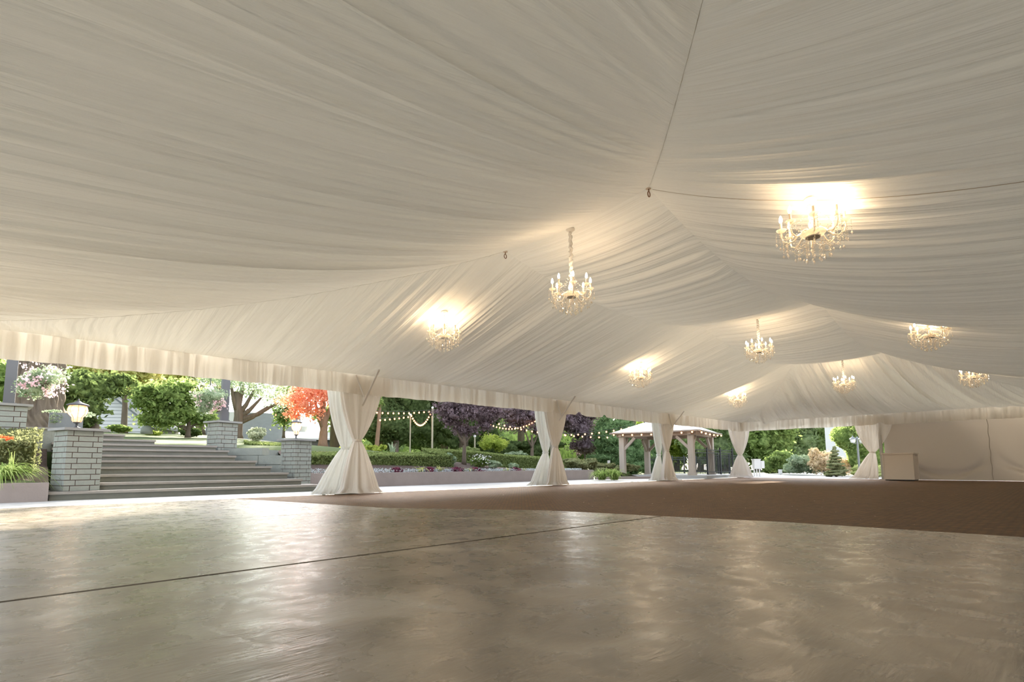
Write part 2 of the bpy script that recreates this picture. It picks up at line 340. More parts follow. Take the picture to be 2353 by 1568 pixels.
def hedge_box(name, pts, width, h, mat, n, size, label, seed, top_rise=0.0, zfun=None):
    """clipped hedge following a polyline; pts = (x, y, base z); its top slopes up towards the back"""
    r = np.random.default_rng(seed); Vs = []; Fs = []; nb = 0; P = [np.array(p, float) for p in pts]
    L = [np.linalg.norm(P[i+1]-P[i]) for i in range(len(P)-1)]; T = sum(L)
    hh = h if isinstance(h, (list, tuple)) else [h]*len(P)
    for i in range(len(P)-1):
        a, b = P[i], P[i+1]; d = (b-a)/max(L[i], 1e-6); nrm = np.array([-d[1], d[0], 0]); nrm = nrm if nrm[1] > 0 else -nrm
        k = int(n*L[i]/T)
        for fc, share in (('front', .45), ('top', .35), ('back', .1), ('end', .1)):
            m_ = max(6, int(k*share)); s = r.uniform(-.02, 1.02, (m_, 1)); hz = (hh[i]*(1-s)+hh[i+1]*s)
            if fc == 'front': Q = a+(b-a)*s+np.array([0, 0, 1])*hz*r.uniform(0, 1, (m_, 1))-nrm*r.uniform(-.03, .02, (m_, 1))
            elif fc == 'back': Q = a+(b-a)*s+np.array([0, 0, 1])*(hz+top_rise)*r.uniform(0, 1, (m_, 1))+nrm*width
            elif fc == 'top': t = r.uniform(0, 1, (m_, 1)); Q = a+(b-a)*s+np.array([0, 0, 1])*(hz+top_rise*t+r.uniform(-.02, .02, (m_, 1)))+nrm*width*t
            else: s = (r.uniform(0, 1, (m_, 1)) > .5)*1.0; hz = (hh[i]*(1-s)+hh[i+1]*s); Q = a+(b-a)*s+np.array([0, 0, 1])*hz*r.uniform(0, 1, (m_, 1))+nrm*width*r.uniform(0, 1, (m_, 1))
            V, F = leaves(Q, size, .6, r=r); Vs.append(V); Fs.append(F+nb); nb += len(V)
        u = .02; c0 = [a+nrm*u, a+nrm*(width-u), b+nrm*(width-u), b+nrm*u]
        tz = [hh[i]-.02, hh[i]+top_rise-.02, hh[i+1]+top_rise-.02, hh[i+1]-.02]
        V = np.array([c-np.array([0, 0, .05]) for c in c0]+[c+np.array([0, 0, z]) for c, z in zip(c0, tz)])
        F = np.array([(4,5,6,7), (0,3,7,4), (3,2,6,7), (2,1,5,6), (1,0,4,5)]); Vs.append(V); Fs.append(F+nb); nb += 8
    return tag(npmesh(name, np.concatenate(Vs), np.concatenate(Fs), mat), label, 'hedge')
def blades(name, mat, c, n, length, width, label, cat, group=None, seed=3, parent=None, spread=.9, up=1.0):
    """a tuft of arching strap leaves"""
    r = np.random.default_rng(seed); V = []; F = []
    for i in range(n):
        t = r.uniform(0, 2*math.pi); L = length*r.uniform(.6, 1.1); out = spread*r.uniform(.35, 1); sx, sy = -math.sin(t), math.cos(t); b0 = len(V)
        ox, oy = r.uniform(-.3, .3, 2)*length*.4
        for j in range(6):
            s = j/5; rad = L*out*s; z = L*up*(s*1.25-s*s*.85*(.6+out)); w_ = width*(1-s)**.6*.5+.001
            x, y = c[0]+ox+math.cos(t)*rad, c[1]+oy+math.sin(t)*rad
            V += [(x-sx*w_, y-sy*w_, c[2]+z), (x+sx*w_, y+sy*w_, c[2]+z)]
        F += [(b0+2*j, b0+2*j+1, b0+2*j+3, b0+2*j+2) for j in range(5)]
    o = npmesh(name, np.array(V), np.array(F), mat, parent)
    return tag(o, label, cat, group) if label else o

# ------------------------------------------------------------------ the marquee
X0, XA, XB, XC, X1 = -1.0, 5.1, 11.2, 17.3, 23.3       # near eave, three rafters, far eave
YL, YR, RB, RA = 9.6, -1.3, 5.4, 3.0                   # left eave, right eave, the two rows of ceiling hooks
ZE, ZH = 2.4, 3.72
def row_z(X, sag):
    X = np.asarray(X, float); z = np.full(X.shape, ZH)
    for a, b in ((XA, XB), (XB, XC)):
        t = (X-a)/(b-a); k = (t >= 0) & (t <= 1); z = np.where(k, ZH-sag*4*t*(1-t), z)
    return z
def hip_z(f): return ZE+(ZH-ZE)*f-1.24*f*(1-f)
def pleat(q, drift, seed, amp=.03):
    d = drift*.35
    a = vnoise1(q*7+d, seed)*.9+vnoise1(q*2.6+d*.5, seed+1)*1.2+(.5-np.abs(vnoise1(q*11+d*1.3, seed+2)))*1.1*(1+.6*vnoise1(q*1.7+d, seed+5))+(.5-np.abs(vnoise1(q*23+d*2, seed+3)))*.45
    return a*amp
def side_surface(X, s, left=True):
    """s: 0 at the hook row, 1 at the eave; X anywhere between the two eaves"""
    ye, yr = (YL, RB) if left else (YR, RA); sagrow = .36 if left else .43; sagp = .12 if left else .3
    zr = row_z(X, sagrow)
    return yr+(ye-yr)*s, zr+(ZE-zr)*s-sagp*4*s*(1-s)
def panel(fn, nu, nv, mat, name='liner_panel'):
    u, v = np.meshgrid(np.linspace(0, 1, nu+1), np.linspace(0, 1, nv+1), indexing='ij')
    P = fn(u, v); V = np.stack(P, -1).reshape(-1, 3)
    I = np.arange((nu+1)*(nv+1)).reshape(nu+1, nv+1); F = np.stack([I[:-1, :-1], I[1:, :-1], I[1:, 1:], I[:-1, 1:]], -1).reshape(-1, 4)
    return npmesh(name, V, F, mat, ceiling, smooth=True)
ceiling = empty('ceiling', kind='structure')
def bay(a, b, left, sd_):
    def fn(u, v):
        X = a+(b-a)*u; y, z = side_surface(X, v, left); fade = smooth(v/.06)*smooth((1-v)/.03)
        edge = smooth(u/.02)*smooth((1-u)/.02)
        return X, y, z+pleat((X+.05*np.sin(v*5))*(1 if a < 8 else .75), v*1.2, sd_, .036 if a < 8 else .05)*(.5+.6*v*(1-v)*4)*fade*edge
    panel(fn, int((b-a)/.018), 40, M['liner_y'])
def middle(a, b, sd_):
    def fn(u, v):
        X = a+(b-a)*u; za, zb = row_z(X, .43), row_z(X, .36); z = zb+(za-zb)*v-.08*4*v*(1-v)
        return X, RB+(RA-RB)*v, z+pleat(X, v*1.0, sd_, .036)*smooth(v/.08)*smooth((1-v)/.08)*smooth(u/.02)*smooth((1-u)/.02)
    panel(fn, int((b-a)/.026), 22, M['liner_y'])
for i, (a, b) in enumerate(((XA, XB), (XB, XC))):
    bay(a, b, True, 11+7*i); bay(a, b, False, 31+7*i); middle(a, b, 51+7*i)
def hipside(near, left, sd_):
    """the triangular liner between an eave corner, the first post and the first hook"""
    xe, xh = (X0, XA) if near else (X1, XC); ye, yr = (YL, RB) if left else (YR, RA); sp = .12 if left else .3
    def fn(u, v):
        f = u; X = xe+(xh-xe)*f; zt = hip_z(f); yt = ye+(yr-ye)*f; y = yt+(ye-yt)*v
        z = zt+(ZE-zt)*v-sp*f*f*4*v*(1-v)
        return X, y, z+pleat(X+.05*np.sin(v*5), v*1.2, sd_)*(.35+.6*v*(1-v)*4)*smooth(v/.06)*smooth((1-v)/.03)*smooth(f/.1)*smooth((1-f)/.02)
    panel(fn, 300, 34, M['liner_y'])
for nr in (True, False):
    for lf in (True, False): hipside(nr, lf, 71+(13 if nr else 0)+(5 if lf else 0))
def hipend(near, sd_):
    xe, xh = (X0, XA) if near else (X1, XC)
    def fn(u, v):
        # u across (left eave to right eave), v from the top edge down to the end eave
        Y = YL+(YR-YL)*u; fl = np.clip((YL-Y)/(YL-RB), 0, 1); fr = np.clip((Y-YR)/(RA-YR), 0, 1); f = np.minimum(fl, fr)
        Xt = xe+(xh-xe)*f; zt = hip_z(f)-np.where(f >= 1, .08*4*np.clip((Y-RA)/(RB-RA), 0, 1)*(1-np.clip((Y-RA)/(RB-RA), 0, 1)), 0)
        X = Xt+(xe-Xt)*v; z = zt+(ZE-zt)*v-.30*f*f*4*v*(1-v)*(1-.3*v)
        fan = 1-(.22 if near else .4)*(1-v)*f; q = (Y-4.2)/fan
        Yd = 4.2+(Y-4.2)
        return X, Yd, z+(pleat(q*(1.1 if near else .62), v*1.5, sd_, .045 if near else .10)+(vnoise1(q*1.6+v*.4, sd_+9)*.05 if near else 0))*(.3+.8*v*(1-v)*4)*smooth(v/.07)*smooth((1-v)/.03)*smooth(f/.1)
    panel(fn, 900 if near else 520, 60, M['liner_x'])
hipend(True, 101); hipend(False, 121)
def seam(pts, r=.002):
    MB().tube([(x, y, z-.006+.004*math.sin(i*2.1)) for i, (x, y, z) in enumerate(pts)], [r*(1+.35*math.sin(i*1.7)) for i in range(len(pts))], 5).build('seam', M['liner_y'], ceiling, True)
for xe, xh in ((X0, XA), (X1, XC)):
    for ye, yr in ((YL, RB), (YR, RA)): seam([(xe+(xh-xe)*f, ye+(yr-ye)*f, float(hip_z(f))) for f in np.linspace(.02, 1, 90)])
# outer vinyl roof half a metre above the liner
rb = MB(); E_ = [(X0-.3, YR-.3, 2.5), (X1+.3, YR-.3, 2.5), (X1+.3, YL+.52, 2.5), (X0-.3, YL+.52, 2.5)]; Tt = [(XA, 4.2, 4.9), (XC, 4.2, 4.9)]
rb.add(E_+Tt, [(0,1,5,4), (1,2,5), (2,3,4,5), (3,0,4)]).build('roof', M['roof'])['kind'] = 'structure'

# thin white cord seams and hooks at the ceiling
def hook(px, X, Y, label):
    e = empty('ceiling_hook', (X, Y, ZH-.035), 0, label, 'hook', 'hooks holding up the liner')
    MB().lathe([(.001, .03), (.035, .03), (.035, .02), (.001, .015)], 12).build('plate', M['white_paint'], e)
    ring = [(.024*math.cos(t), 0, -.045+.032*math.sin(t)) for t in np.linspace(0, 2*math.pi, 15)]
    MB().tube(ring, .006, 6, False).build('ring', M['hook'], e, True)
    MB().tube([(0, 0, .02), (0, 0, -.015)], .007).build('shank', M['hook'], e)
hook(0, XA, RB, 'rusty ring hook at the liner peak left of the hanging middle chandelier')
hook(0, XA, RA, 'rusty ring hook at the highest liner peak, right of the nearest middle chandelier')
cord = MB().tube([(XA+.01, RA-4.3*s, ZH+(ZE-ZH)*s-.3*4*s*(1-s)-.012) for s in np.linspace(.01, .98, 30)], .0025, 5).build('seam_cord', M['tan'], ceiling)
cord['label'] = 'thin dark cord along the seam'

# valances
def valance(name, a, b, seed, scallop=True):
    a, b = np.array(a, float), np.array(b, float); L = np.linalg.norm(b-a); d = (b-a)/L; nrm = np.array([-d[1], d[0], 0.0]); n = int(L/.02); nv = 10
    u, v = np.meshgrid(np.linspace(0, 1, n+1), np.linspace(0, 1, nv+1), indexing='ij'); q = u*L
    amp = (vnoise1(q*4.5, seed)*.055+(.5-np.abs(vnoise1(q*11, seed+1)))*.045*(1-v*.5)+vnoise1(q*2, seed+2)*.02*v)*(.35+.8*v)
    hgt = .40+vnoise1(q*1.3, seed+3)*.012+vnoise1(q*5, seed+4)*.006
    # a few places where the hem is flipped up
    for fx in (np.random.default_rng(seed).uniform(1, L-1, max(1, int(L/6)))): hgt = hgt-.09*np.exp(-((q-fx)/.10)**2)
    P = a+d*q[..., None]+nrm*amp[..., None]; P[..., 2] = ZE+.01-hgt*v
    I = np.arange((n+1)*(nv+1)).reshape(n+1, nv+1); F = np.stack([I[:-1, :-1], I[1:, :-1], I[1:, 1:], I[:-1, 1:]], -1).reshape(-1, 4)
    o = npmesh(name, P.reshape(-1, 3), F, M['valance'], smooth=True); o['kind'] = 'structure'; return o
valance('trim_1', (X0, YL, 0), (X1, YL, 0), 201); valance('trim_2', (X1, YL, 0), (X1, YR, 0), 221)
valance('trim_3', (X1, YR, 0), (X0, YR, 0), 241); valance('trim_4', (X0, YR, 0), (X0, YL, 0), 261)

for k_, (a_, b_) in enumerate((((X0, YL+.5), (X1, YL+.5)), ((X1+.3, YL+.5), (X1+.3, YR)))):
    MB().add([(*a_, 2.6), (*b_, 2.6), (*b_, 2.24), (*a_, 2.24)], [(0,1,2,3)]).build('trim_%d' % (5+k_), M['outer_valance'])['kind'] = 'structure'
# sidewalls (far end right part, and the closed right side)
def sidewall(name, a, b, seed, sags):
    a, b = np.array(a, float), np.array(b, float); L = np.linalg.norm(b-a); d = (b-a)/L; nrm = np.array([-d[1], d[0], 0.0]); n = int(L/.06); nv = 44
    u, v = np.meshgrid(np.linspace(0, 1, n+1), np.linspace(0, 1, nv+1), indexing='ij'); q = u*L; z = 2.42*v+.0
    amp = vnoise1(q*1.1, seed)*.02+vnoise1(q*2.3+z, seed+1)*.01
    for s0, wd in sags:  # catenary wrinkles that hang between the seams
        t = np.clip((q-s0)/wd, 0, 1); inside = ((q >= s0) & (q <= s0+wd))*1.0; curve = 1.05-.95*(4*t*(1-t))**.8
        for k in range(4): amp += inside*.05*np.exp(-((z-curve*(1-.22*k)-.08*k)/.07)**2)*np.sin(math.pi*t)**.3
    P = a+d*q[..., None]+nrm*amp[..., None]; P[..., 2] = z
    I = np.arange((n+1)*(nv+1)).reshape(n+1, nv+1); F = np.stack([I[:-1, :-1], I[1:, :-1], I[1:, 1:], I[:-1, 1:]], -1).reshape(-1, 4)
    o = npmesh(name, P.reshape(-1, 3), F, M['sidewall'], smooth=True); o['kind'] = 'structure'
    return o
wf = sidewall('wall_far', (X1+.34, 4.55, 0), (X1+.34, YR-.1, 0), 301, ((.6, 2.25), (2.95, 2.9)))
MB().tube([(X1+.29, 1.68-.012*math.sin(i*1.3), 2.4-.095*i) for i in range(26)], .010, 5).build('seam', M['wood'], wf)
sidewall('wall_right', (X1, YR-.06, 0), (X0, YR-.06, 0), 311, ((2, 5), (9, 5)))

# tent posts with knee braces
posts = []
def tent_post(x, y, label, inx, iny, brace=True):
    e = empty('tent_post', (x, y, 0), 0, label, 'post', 'aluminium tent posts')
    MB().box((0, 0, 1.21), (.09, .09, 2.42)).build('pole', M['metal'], e)
    MB().box((0, 0, .01), (.2, .2, .02)).build('base_plate', M['metal'], e)
    if brace:
        MB().bar((inx*.02, iny*.16, 1.72), (inx*.05, iny*.82, 2.46), .035, .02).build('brace', M['white'], e)
        MB().bar((-.02, iny*.36, 1.95), (-.22, iny*.38, 2.38), .03, .015).build('brace', M['white'], e)
tent_post(XA, YL+.34, 'grey tent post wrapped by the nearest tied white curtain', 1, -1)
tent_post(XB, YL+.34, 'grey tent post wrapped by the second tied white curtain', 1, -1)
tent_post(XC, YL+.34, 'grey tent post wrapped by the third tied white curtain before the gazebo', 1, -1)
tent_post(X1+.1, YL+.2, 'grey tent post at the far left corner of the marquee', -1, -1, False)
tent_post(X1+.16, 4.62, 'grey tent post at far end beside the white boxed counter', -1, 0, False)

def curtain(x, y, rz, label, wtop=.5, wbot=.5, ztie=1.05, lean=0.0, seed=1, mat='curtain', group='tied back curtains', tie=True, dep=.16, gx=0.0):
    """an hourglass of pleated voile tied in at the waist"""
    e = empty('curtain', (x, y, 0), rz, label, 'curtain', group)
    n, nv = 150, 60
    u, v = np.meshgrid(np.linspace(0, 1, n+1), np.linspace(0, 1, nv+1), indexing='ij'); z = 2.38*v; th = u*2*math.pi
    k = np.where(z > ztie, (z-ztie)/(2.38-ztie), (ztie-z)/ztie)
    W = np.where(z > ztie, .075+(wtop-.075)*np.sin(np.clip(k*1.5, 0, math.pi/2))**.8, .075+(wbot-.075)*(k**.75))
    D = dep*(.45+.55*np.sqrt(np.clip(k, 0, 1)))
    cx = np.where(z > ztie, gx*(1-k)+lean*0, gx+lean*k)
    pl = vnoise1(u*26+np.abs(z-ztie)*.5, seed)*.9+vnoise1(u*60, seed+1)*.35; pl = pl*np.where(np.minimum(u, 1-u) < .02, 0, 1)
    am = .045*(.35+k)
    r_ = 1+pl*am/np.maximum(D, .06)*.6
    X = cx+W*np.cos(th)*(1+pl*.07); Y = D*np.sin(th)*r_+.0
    foot = smooth((.12-z)/.12)  # the hem pools on the floor
    X = X*(1+foot*.10)+foot*vnoise1(u*14, seed+5)*.05; Y = Y*(1+foot*.5)+foot*vnoise1(u*12, seed+6)*.05; z = np.maximum(z, .008+.012*np.abs(vnoise1(u*18, seed+7)))
    I = np.arange((n+1)*(nv+1)).reshape(n+1, nv+1); F = np.stack([I[:-1, :-1], I[1:, :-1], I[1:, 1:], I[:-1, 1:]], -1).reshape(-1, 4)
    npmesh('drape', np.stack([X, Y, z], -1).reshape(-1, 3), F, M[mat], e, smooth=True)
    if tie:
        MB().lathe([(.086, -.03), (.096, -.01), (.096, .01), (.086, .03)], 18, (gx, 0, ztie), 1, .95).build('tieback', M[mat], e, True)
    return e
names = ('nearest', 'second', 'third')
for i, X in enumerate((XA, XB, XC)):
    curtain(X+.02, YL+.20, 0, ['warm white inner curtain tied at the nearest tent post, pooling on the floor', 'warm white inner curtain tied at the second tent post from the left', 'warm white inner curtain tied at the post in front of the gazebo'][i], .50, .46, 1.07, .08, 400+i*11, gx=-.06, dep=.13)
    curtain(X-.16, YL+.46, 0, ['cool white outer curtain behind the nearest post, flaring left to the ground', 'cool white outer curtain behind the second post from the left', 'cool white outer curtain behind the post in front of the gazebo'][i], .42, .42, .92, -.22, 430+i*11, 'curtain_cool', 'outer curtains', dep=.10)
curtain(X1+.02, YL+.12, R(-45), 'white curtain tied at the far left corner of the marquee', .46, .5, .98, 0, 471)
curtain(X1+.20, 4.78, R(90), 'white curtain tied back beside the boxed counter at the far end', .62, .42, 1.0, .3, 481, gx=.12)

# boxed counter at the far end
bx = empty('counter', (22.45, 3.9, 0), R(-4), 'white panelled box counter standing by the far sidewall', 'counter')
# long side faces the camera
MB().box((0, 0, .46), (.62, .86, .86)).build('body', M['white_paint'], bx)
MB().box((0, 0, .915), (.68, .93, .05)).build('top', M['white_paint'], bx)
for yy in (-.42, .42): MB().box((-.315, yy, .46), (.012, .03, .86)).build('corner_trim', M['white_paint'], bx)
MB().box((0, 0, .015), (.56, .8, .03)).build('plinth', M['black'], bx)

# ------------------------------------------------------------------ chandeliers
def make_chandelier(loc, rose_z, label, fabric=False, rot=0.0, group='lit crystal chandeliers'):
    """origin at the bulb height"""
    e = empty('chandelier', loc, rot, label, 'chandelier', group); top = rose_z-loc[2]
    MB().lathe([(.001, top), (.055, top), (.06, top-.02), (.03, top-.045), (.008, top-.06)], 14).build('ceiling_rose', M['white'], e, True)
    c = MB(); z = top-.055; k = 0
    while z > .06:
        ring = [((.009*math.cos(t) if k % 2 else 0), (0 if k % 2 else .009*math.cos(t)), z-.015+.018*math.sin(t)) for t in np.linspace(0, 2*math.pi, 9)]
        c.tube(ring, .0028, 4, False); z -= .028; k += 1
    ch = c.build('chain', M['cream'], e)
    if fabric:
        n_ = 26; MB().tube([(.010*math.sin(i*1.7), .010*math.cos(i*2.1), .08+(top-.14)*i/n_) for i in range(n_+1)], [.017+.008*abs(math.sin(i*1.9)) for i in range(n_+1)], 8).build('chain_sleeve', M['white'], e, True)
    MB().lathe([(.001, .09), (.03, .08), (.035, .065), (.014, .05), (.018, 0), (.03, -.03), (.020, -.06), (.022, -.12), (.034, -.15), (.02, -.17), (.02, -.19)], 12).build('column', M['crystal'], e, True)
    MB().lathe([(.001, -.225), (.05, -.222), (.09, -.205), (.105, -.185), (.10, -.18), (.05, -.192), (.02, -.19)], 18).build('bowl', M['drip'], e, True)
    MB().lathe([(.001, -.228), (.06, -.226), (.062, -.216)], 16).build('base_disc', M['metal'], e)
    RAD = .245
    for a in range(8):
        t = 2*math.pi*(a+.5)/8; ca, sa = math.cos(t), math.sin(t)
        P = [(.03, -.17), (.07, -.155), (.11, -.175), (.15, -.225), (.195, -.24), (.235, -.215), (.25, -.165), (RAD, -.125)]
        arm = MB().tube([(r_*ca, r_*sa, z_) for r_, z_ in P], .0075, 6).build('arm', M['crystal'], e, True)
        px_, py_ = RAD*ca, RAD*sa
        MB().lathe([(.008, -.13), (.03, -.122), (.042, -.108), (.044, -.102), (.028, -.114), (.01, -.12)], 12, (px_, py_, 0)).build('drip_pan', M['drip'], arm, True)
        MB().lathe([(.001, -.12), (.011, -.12), (.011, -.035), (.001, -.035)], 8, (px_, py_, 0)).build('candle_tube', M['cream'], arm)
        MB().lathe([(.001, -.036), (.008, -.032), (.0155, -.012), (.014, .006), (.007, .026), (.001, .038)], 10, (px_, py_, 0)).build('bulb', M['bulb'], arm, True)
        # beads swinging from this arm to the next, to the column top, and hanging down
        t2 = 2*math.pi*(a+1.5)/8; q = Vector((RAD*math.cos(t2), RAD*math.sin(t2), 0)); p0 = Vector((px_, py_, 0))
        b = MB()
        def flush():
            nonlocal b
            b.build('bead_swag', M['crystal'], e); b = MB()
        for i in range(13):
            s = i/12; v = p0.lerp(q, s); b.octa((v.x, v.y, -.12-.11*4*s*(1-s)), .0068)
        flush()
        for i in range(12):
            s = i/11; r_ = RAD*(1-s)+.03*s; b.octa((r_*ca, r_*sa, -.12+.19*s-.07*4*s*(1-s)), .006)
        flush()
        for i in range(11):
            s = i/10; r_ = .235*(1-s)+.07*s; b.octa((r_*ca, r_*sa, -.24-.02*s-.075*4*s*(1-s)), .0065)
        flush()
        def drop(r_, ang, z0, n_, tip):
            x, y = r_*math.cos(ang), r_*math.sin(ang); d = MB()
            for i in range(n_): d.octa((x, y, z0-.016*i), .0062)
            d.octa((x, y, z0-.016*n_-tip), .012, tip); d.build('pendant', M['crystal'], e)
        drop(.29, t, -.125, 6, .020); drop(.262, t+.09, -.125, 9, .018); drop(.20, t, -.245, 6, .022); drop(.255, t+math.pi/8, -.225, 5, .018)
        drop(.13, t+math.pi/8, -.27, 6, .022); drop(.08, t, -.26, 9, .022)
        li = bpy.data.lights.new('candle_light', 'POINT'); li.energy = BULB_W; li.color = (1, .68, .42); li.shadow_soft_size = .018
        lo = bpy.data.objects.new('candle_light', li); col.objects.link(lo); lo.parent = e; lo.location = (px_, py_, 0)
    return e
def copy_tree(o, parent=None):
    c = o.copy(); col.objects.link(c); c.parent = parent
    for ch in list(o.children): copy_tree(ch, c)
    return c
def liner_at(Y, X=XB):
    if Y > RB: s = (Y-RB)/(YL-RB); return ZH+(ZE-ZH)*s-.12*4*s*(1-s)
    if Y < RA: s = (RA-Y)/(RA-YR); return ZH+(ZE-ZH)*s-.3*4*s*(1-s)
    return ZH-.03
CH = [(XA, 1.38, 2.80, 0), (XA, 6.9, 2.90, 0), (XB, 1.40, 2.90, 0), (XB, 7.0, 2.90, 0), (XC, 1.40, 2.88, 0), (XC, 7.2, 2.86, 0)]
LB = ['large lit crystal chandelier nearest the camera, upper right', 'lit crystal chandelier high in the left slope of the liner, nearest of the left row',
      'lit crystal chandelier at the right, under the dark fold of the second right bay', 'lit crystal chandelier of the left row above the second tied curtain',
      'lit crystal chandelier farthest right, small, above the far sidewall', 'smallest lit crystal chandelier, left row, above the far corner curtain']
first = None
for (x, y, z, _), lb in zip(CH, LB):
    rz_ = liner_at(y)-.0
    if first is None or abs((rz_-z)-first[1]) > .03:
        e_ = make_chandelier((x, y, z), rz_, lb, rot=.3*len(lb)); first = first or (e_, rz_-z)
    else:
        e_ = copy_tree(first[0]); e_.location = (x, y, z); e_.rotation_euler.z = .3*len(lb); e_['label'] = lb
LM = ['lit crystal chandelier hanging on a long fabric-wrapped chain in the middle peak', 'lit crystal chandelier on a chain in the second peak of the middle row', 'lit crystal chandelier on a chain before the far pleated slope']
for X, z, lb in ((XA, 2.93, LM[0]), (XB, 3.10, LM[1]), (XC, 3.02, LM[2])):
    make_chandelier((X, 4.16, z), ZH-.085, lb, fabric=True, rot=X)

# ------------------------------------------------------------------ floor
ARC = [(2.75, YL+.2), (2.98, 9.1), (3.3, 7.6), (3.62, 6.18), (4.3, 5.17), (4.85, 4.4), (5.15, 3.1), (5.47, 1.9), (5.61, .3), (5.7, -1.6), (5.75, -4)]
def arc_x(y):
    a = sorted([(b, x) for x, b in ARC]); return float(np.interp(y, [p[0] for p in a], [p[1] for p in a]))
fl = MB(); ys = [-4, -3.04]; slabs = [(-4.0, -.02), (.02, 3.02-.018), (3.02+.018, 6.07-.007), (6.07+.007, YL+.2)]
for a, b in slabs:
    yy = np.linspace(a, b, 14); rows = [(-8.0, y, 0.0) for y in yy]+[(arc_x(y), y, 0.0) for y in yy]; n = len(yy)
    fl.add(rows, [(i, n+i, n+i+1, i+1) for i in range(n-1)])
    top = [(arc_x(y), y, 0.0) for y in yy]; fl.add(top+[(x, y, -.05) for x, y, _ in top], [(i, n+i, n+i+1, i+1) for i in range(n-1)])
    for yb in (a, b): fl.add([(-8, yb, 0), (arc_x(yb), yb, 0), (arc_x(yb), yb, -.05), (-8, yb, -.05)], [(0, 1, 2, 3)])
fl.build('floor', M['concrete'])['kind'] = 'structure'
MB().box((0, 3.2, -.04), (14, 14, .04)).build('joint_bed', M['joint'])['kind'] = 'structure'
MB().add([(2.0, -6, -.012), (27, -6, -.012), (27, YL+.45, -.012), (2.0, YL+.45, -.012)], [(0,1,2,3)]).build('paved_floor', M['paver'])['kind'] = 'structure'
MB().add([(-30, YL+.2, -.004), (arc_x(YL), YL+.2, -.004), (arc_x(YL), YL+.4, -.004), (60, YL+.4, -.004), (60, 12.9, -.004), (-30, 12.9, -.004)], [(0,1,2,3,4,5)]).build('patio', M['patio'])['kind'] = 'structure'
MB().add([(X1+.5, -30, -.008), (60, -30, -.008), (60, YL+.5, -.008), (X1+.5, YL+.5, -.008)], [(0,1,2,3)]).build('drive', M['patio'])['kind'] = 'structure'
# leaf litter specks on the paving
sp = MB()
for i in range(70):
    x, y = random.uniform(5.6, 16), random.uniform(1.0, 8.5); s = random.uniform(.006, .016); z = -.006
    sp.add([(x-s, y, z), (x, y-s*.5, z+.003), (x+s, y, z), (x, y+s*.5, z+.004)], [(0,1,2,3)])
tag(sp.build('leaf_litter', M['cream']), 'tiny pale petals and bits scattered over the paved floor', 'litter', kind='stuff')

# ------------------------------------------------------------------ garden ground
def ground(X, Y):
    a = smooth((17-X)/10.5); t = smooth((Y-13.0)/2.3)
    z = .31*smooth((21-X)/3) + a*(.80*t+.072*np.clip(Y-15, 0, 16)) + (1-a)*.0
    return z
def g(x, y): return float(ground(np.array(x, float), np.array(y, float)))
def terrain(name, xs, ys, mat, fn=ground, cut=None):
    Xg, Yg = np.meshgrid(xs, ys, indexing='ij'); Z = fn(Xg, Yg)
    if cut is not None: Z = np.where(cut(Xg, Yg), -.2, Z)
    V = np.stack([Xg, Yg, Z], -1).reshape(-1, 3); I = np.arange(V.shape[0]).reshape(Xg.shape); F = np.stack([I[:-1, :-1], I[1:, :-1], I[1:, 1:], I[:-1, 1:]], -1).reshape(-1, 4)
    o = npmesh(name, V, F, mat, smooth=True); o['kind'] = 'structure'; return o
stair_cut = lambda X, Y: (X > -.0) & (X < 5.2-.8*(Y-12.3)) & (Y < 15.0)
terrain('lawn', np.concatenate([np.linspace(-25, -1, 14), np.linspace(-.8, 8, 45), np.linspace(8.4, 60, 60)]), np.concatenate([np.linspace(14.6, 18, 18), np.linspace(18.5, 80, 40)]), M['grass'], cut=stair_cut)
terrain('planting_bed', np.concatenate([np.linspace(5.2, 20.4, 60)]), np.linspace(12.95, 14.7, 14), M['soil'], fn=lambda X, Y: ground(X, Y)+.02)
terrain('planting_bed', np.concatenate([np.linspace(-9, .42, 40)]), np.linspace(11.5, 14.8, 20), M['soil'], fn=lambda X, Y: .26+.30*smooth((Y-11.9)/1.2)+.5*smooth((Y-13.2)/1.5))
# low rendered planter walls
def low_wall(name, a, b, th, z0, z1, mat, label):
    o = MB().bar((a[0], a[1], (z0+z1)/2), (b[0], b[1], (z0+z1)/2), th, z1-z0).build(name, mat); return tag(o, label, 'wall')
low_wall('planter_wall', (5.2, 12.93), (16.9, 12.93), .22, -.02, .375, M['planter'], 'long low pinkish rendered planter wall under the flower bed right of the stairs')
low_wall('planter_wall', (-9, 11.35), (.40, 11.50), .2, -.02, .30, M['planter'], 'low pinkish rendered planter wall at the left edge before the daylilies')
low_wall('kerb', (16.9, 12.65), (21.0, 11.2), .22, -.02, .09, M['planter'], 'low stone kerb curving from the planter towards the gazebo')
MB().box((23.0, 12.2, .05), (5.4, 3.8, .12), R(8)).build('gazebo_platform', M['patio'])['kind'] = 'structure'
tag(MB().add([(-9, 11.42, .305), (.3, 11.58, .305), (.1, 11.85, .34), (-9, 11.9, .34)], [(0,1,2,3)]).build('grass_strip', M['grass']), 'narrow strip of grass along the top of the left planter wall', 'grass', kind='stuff')

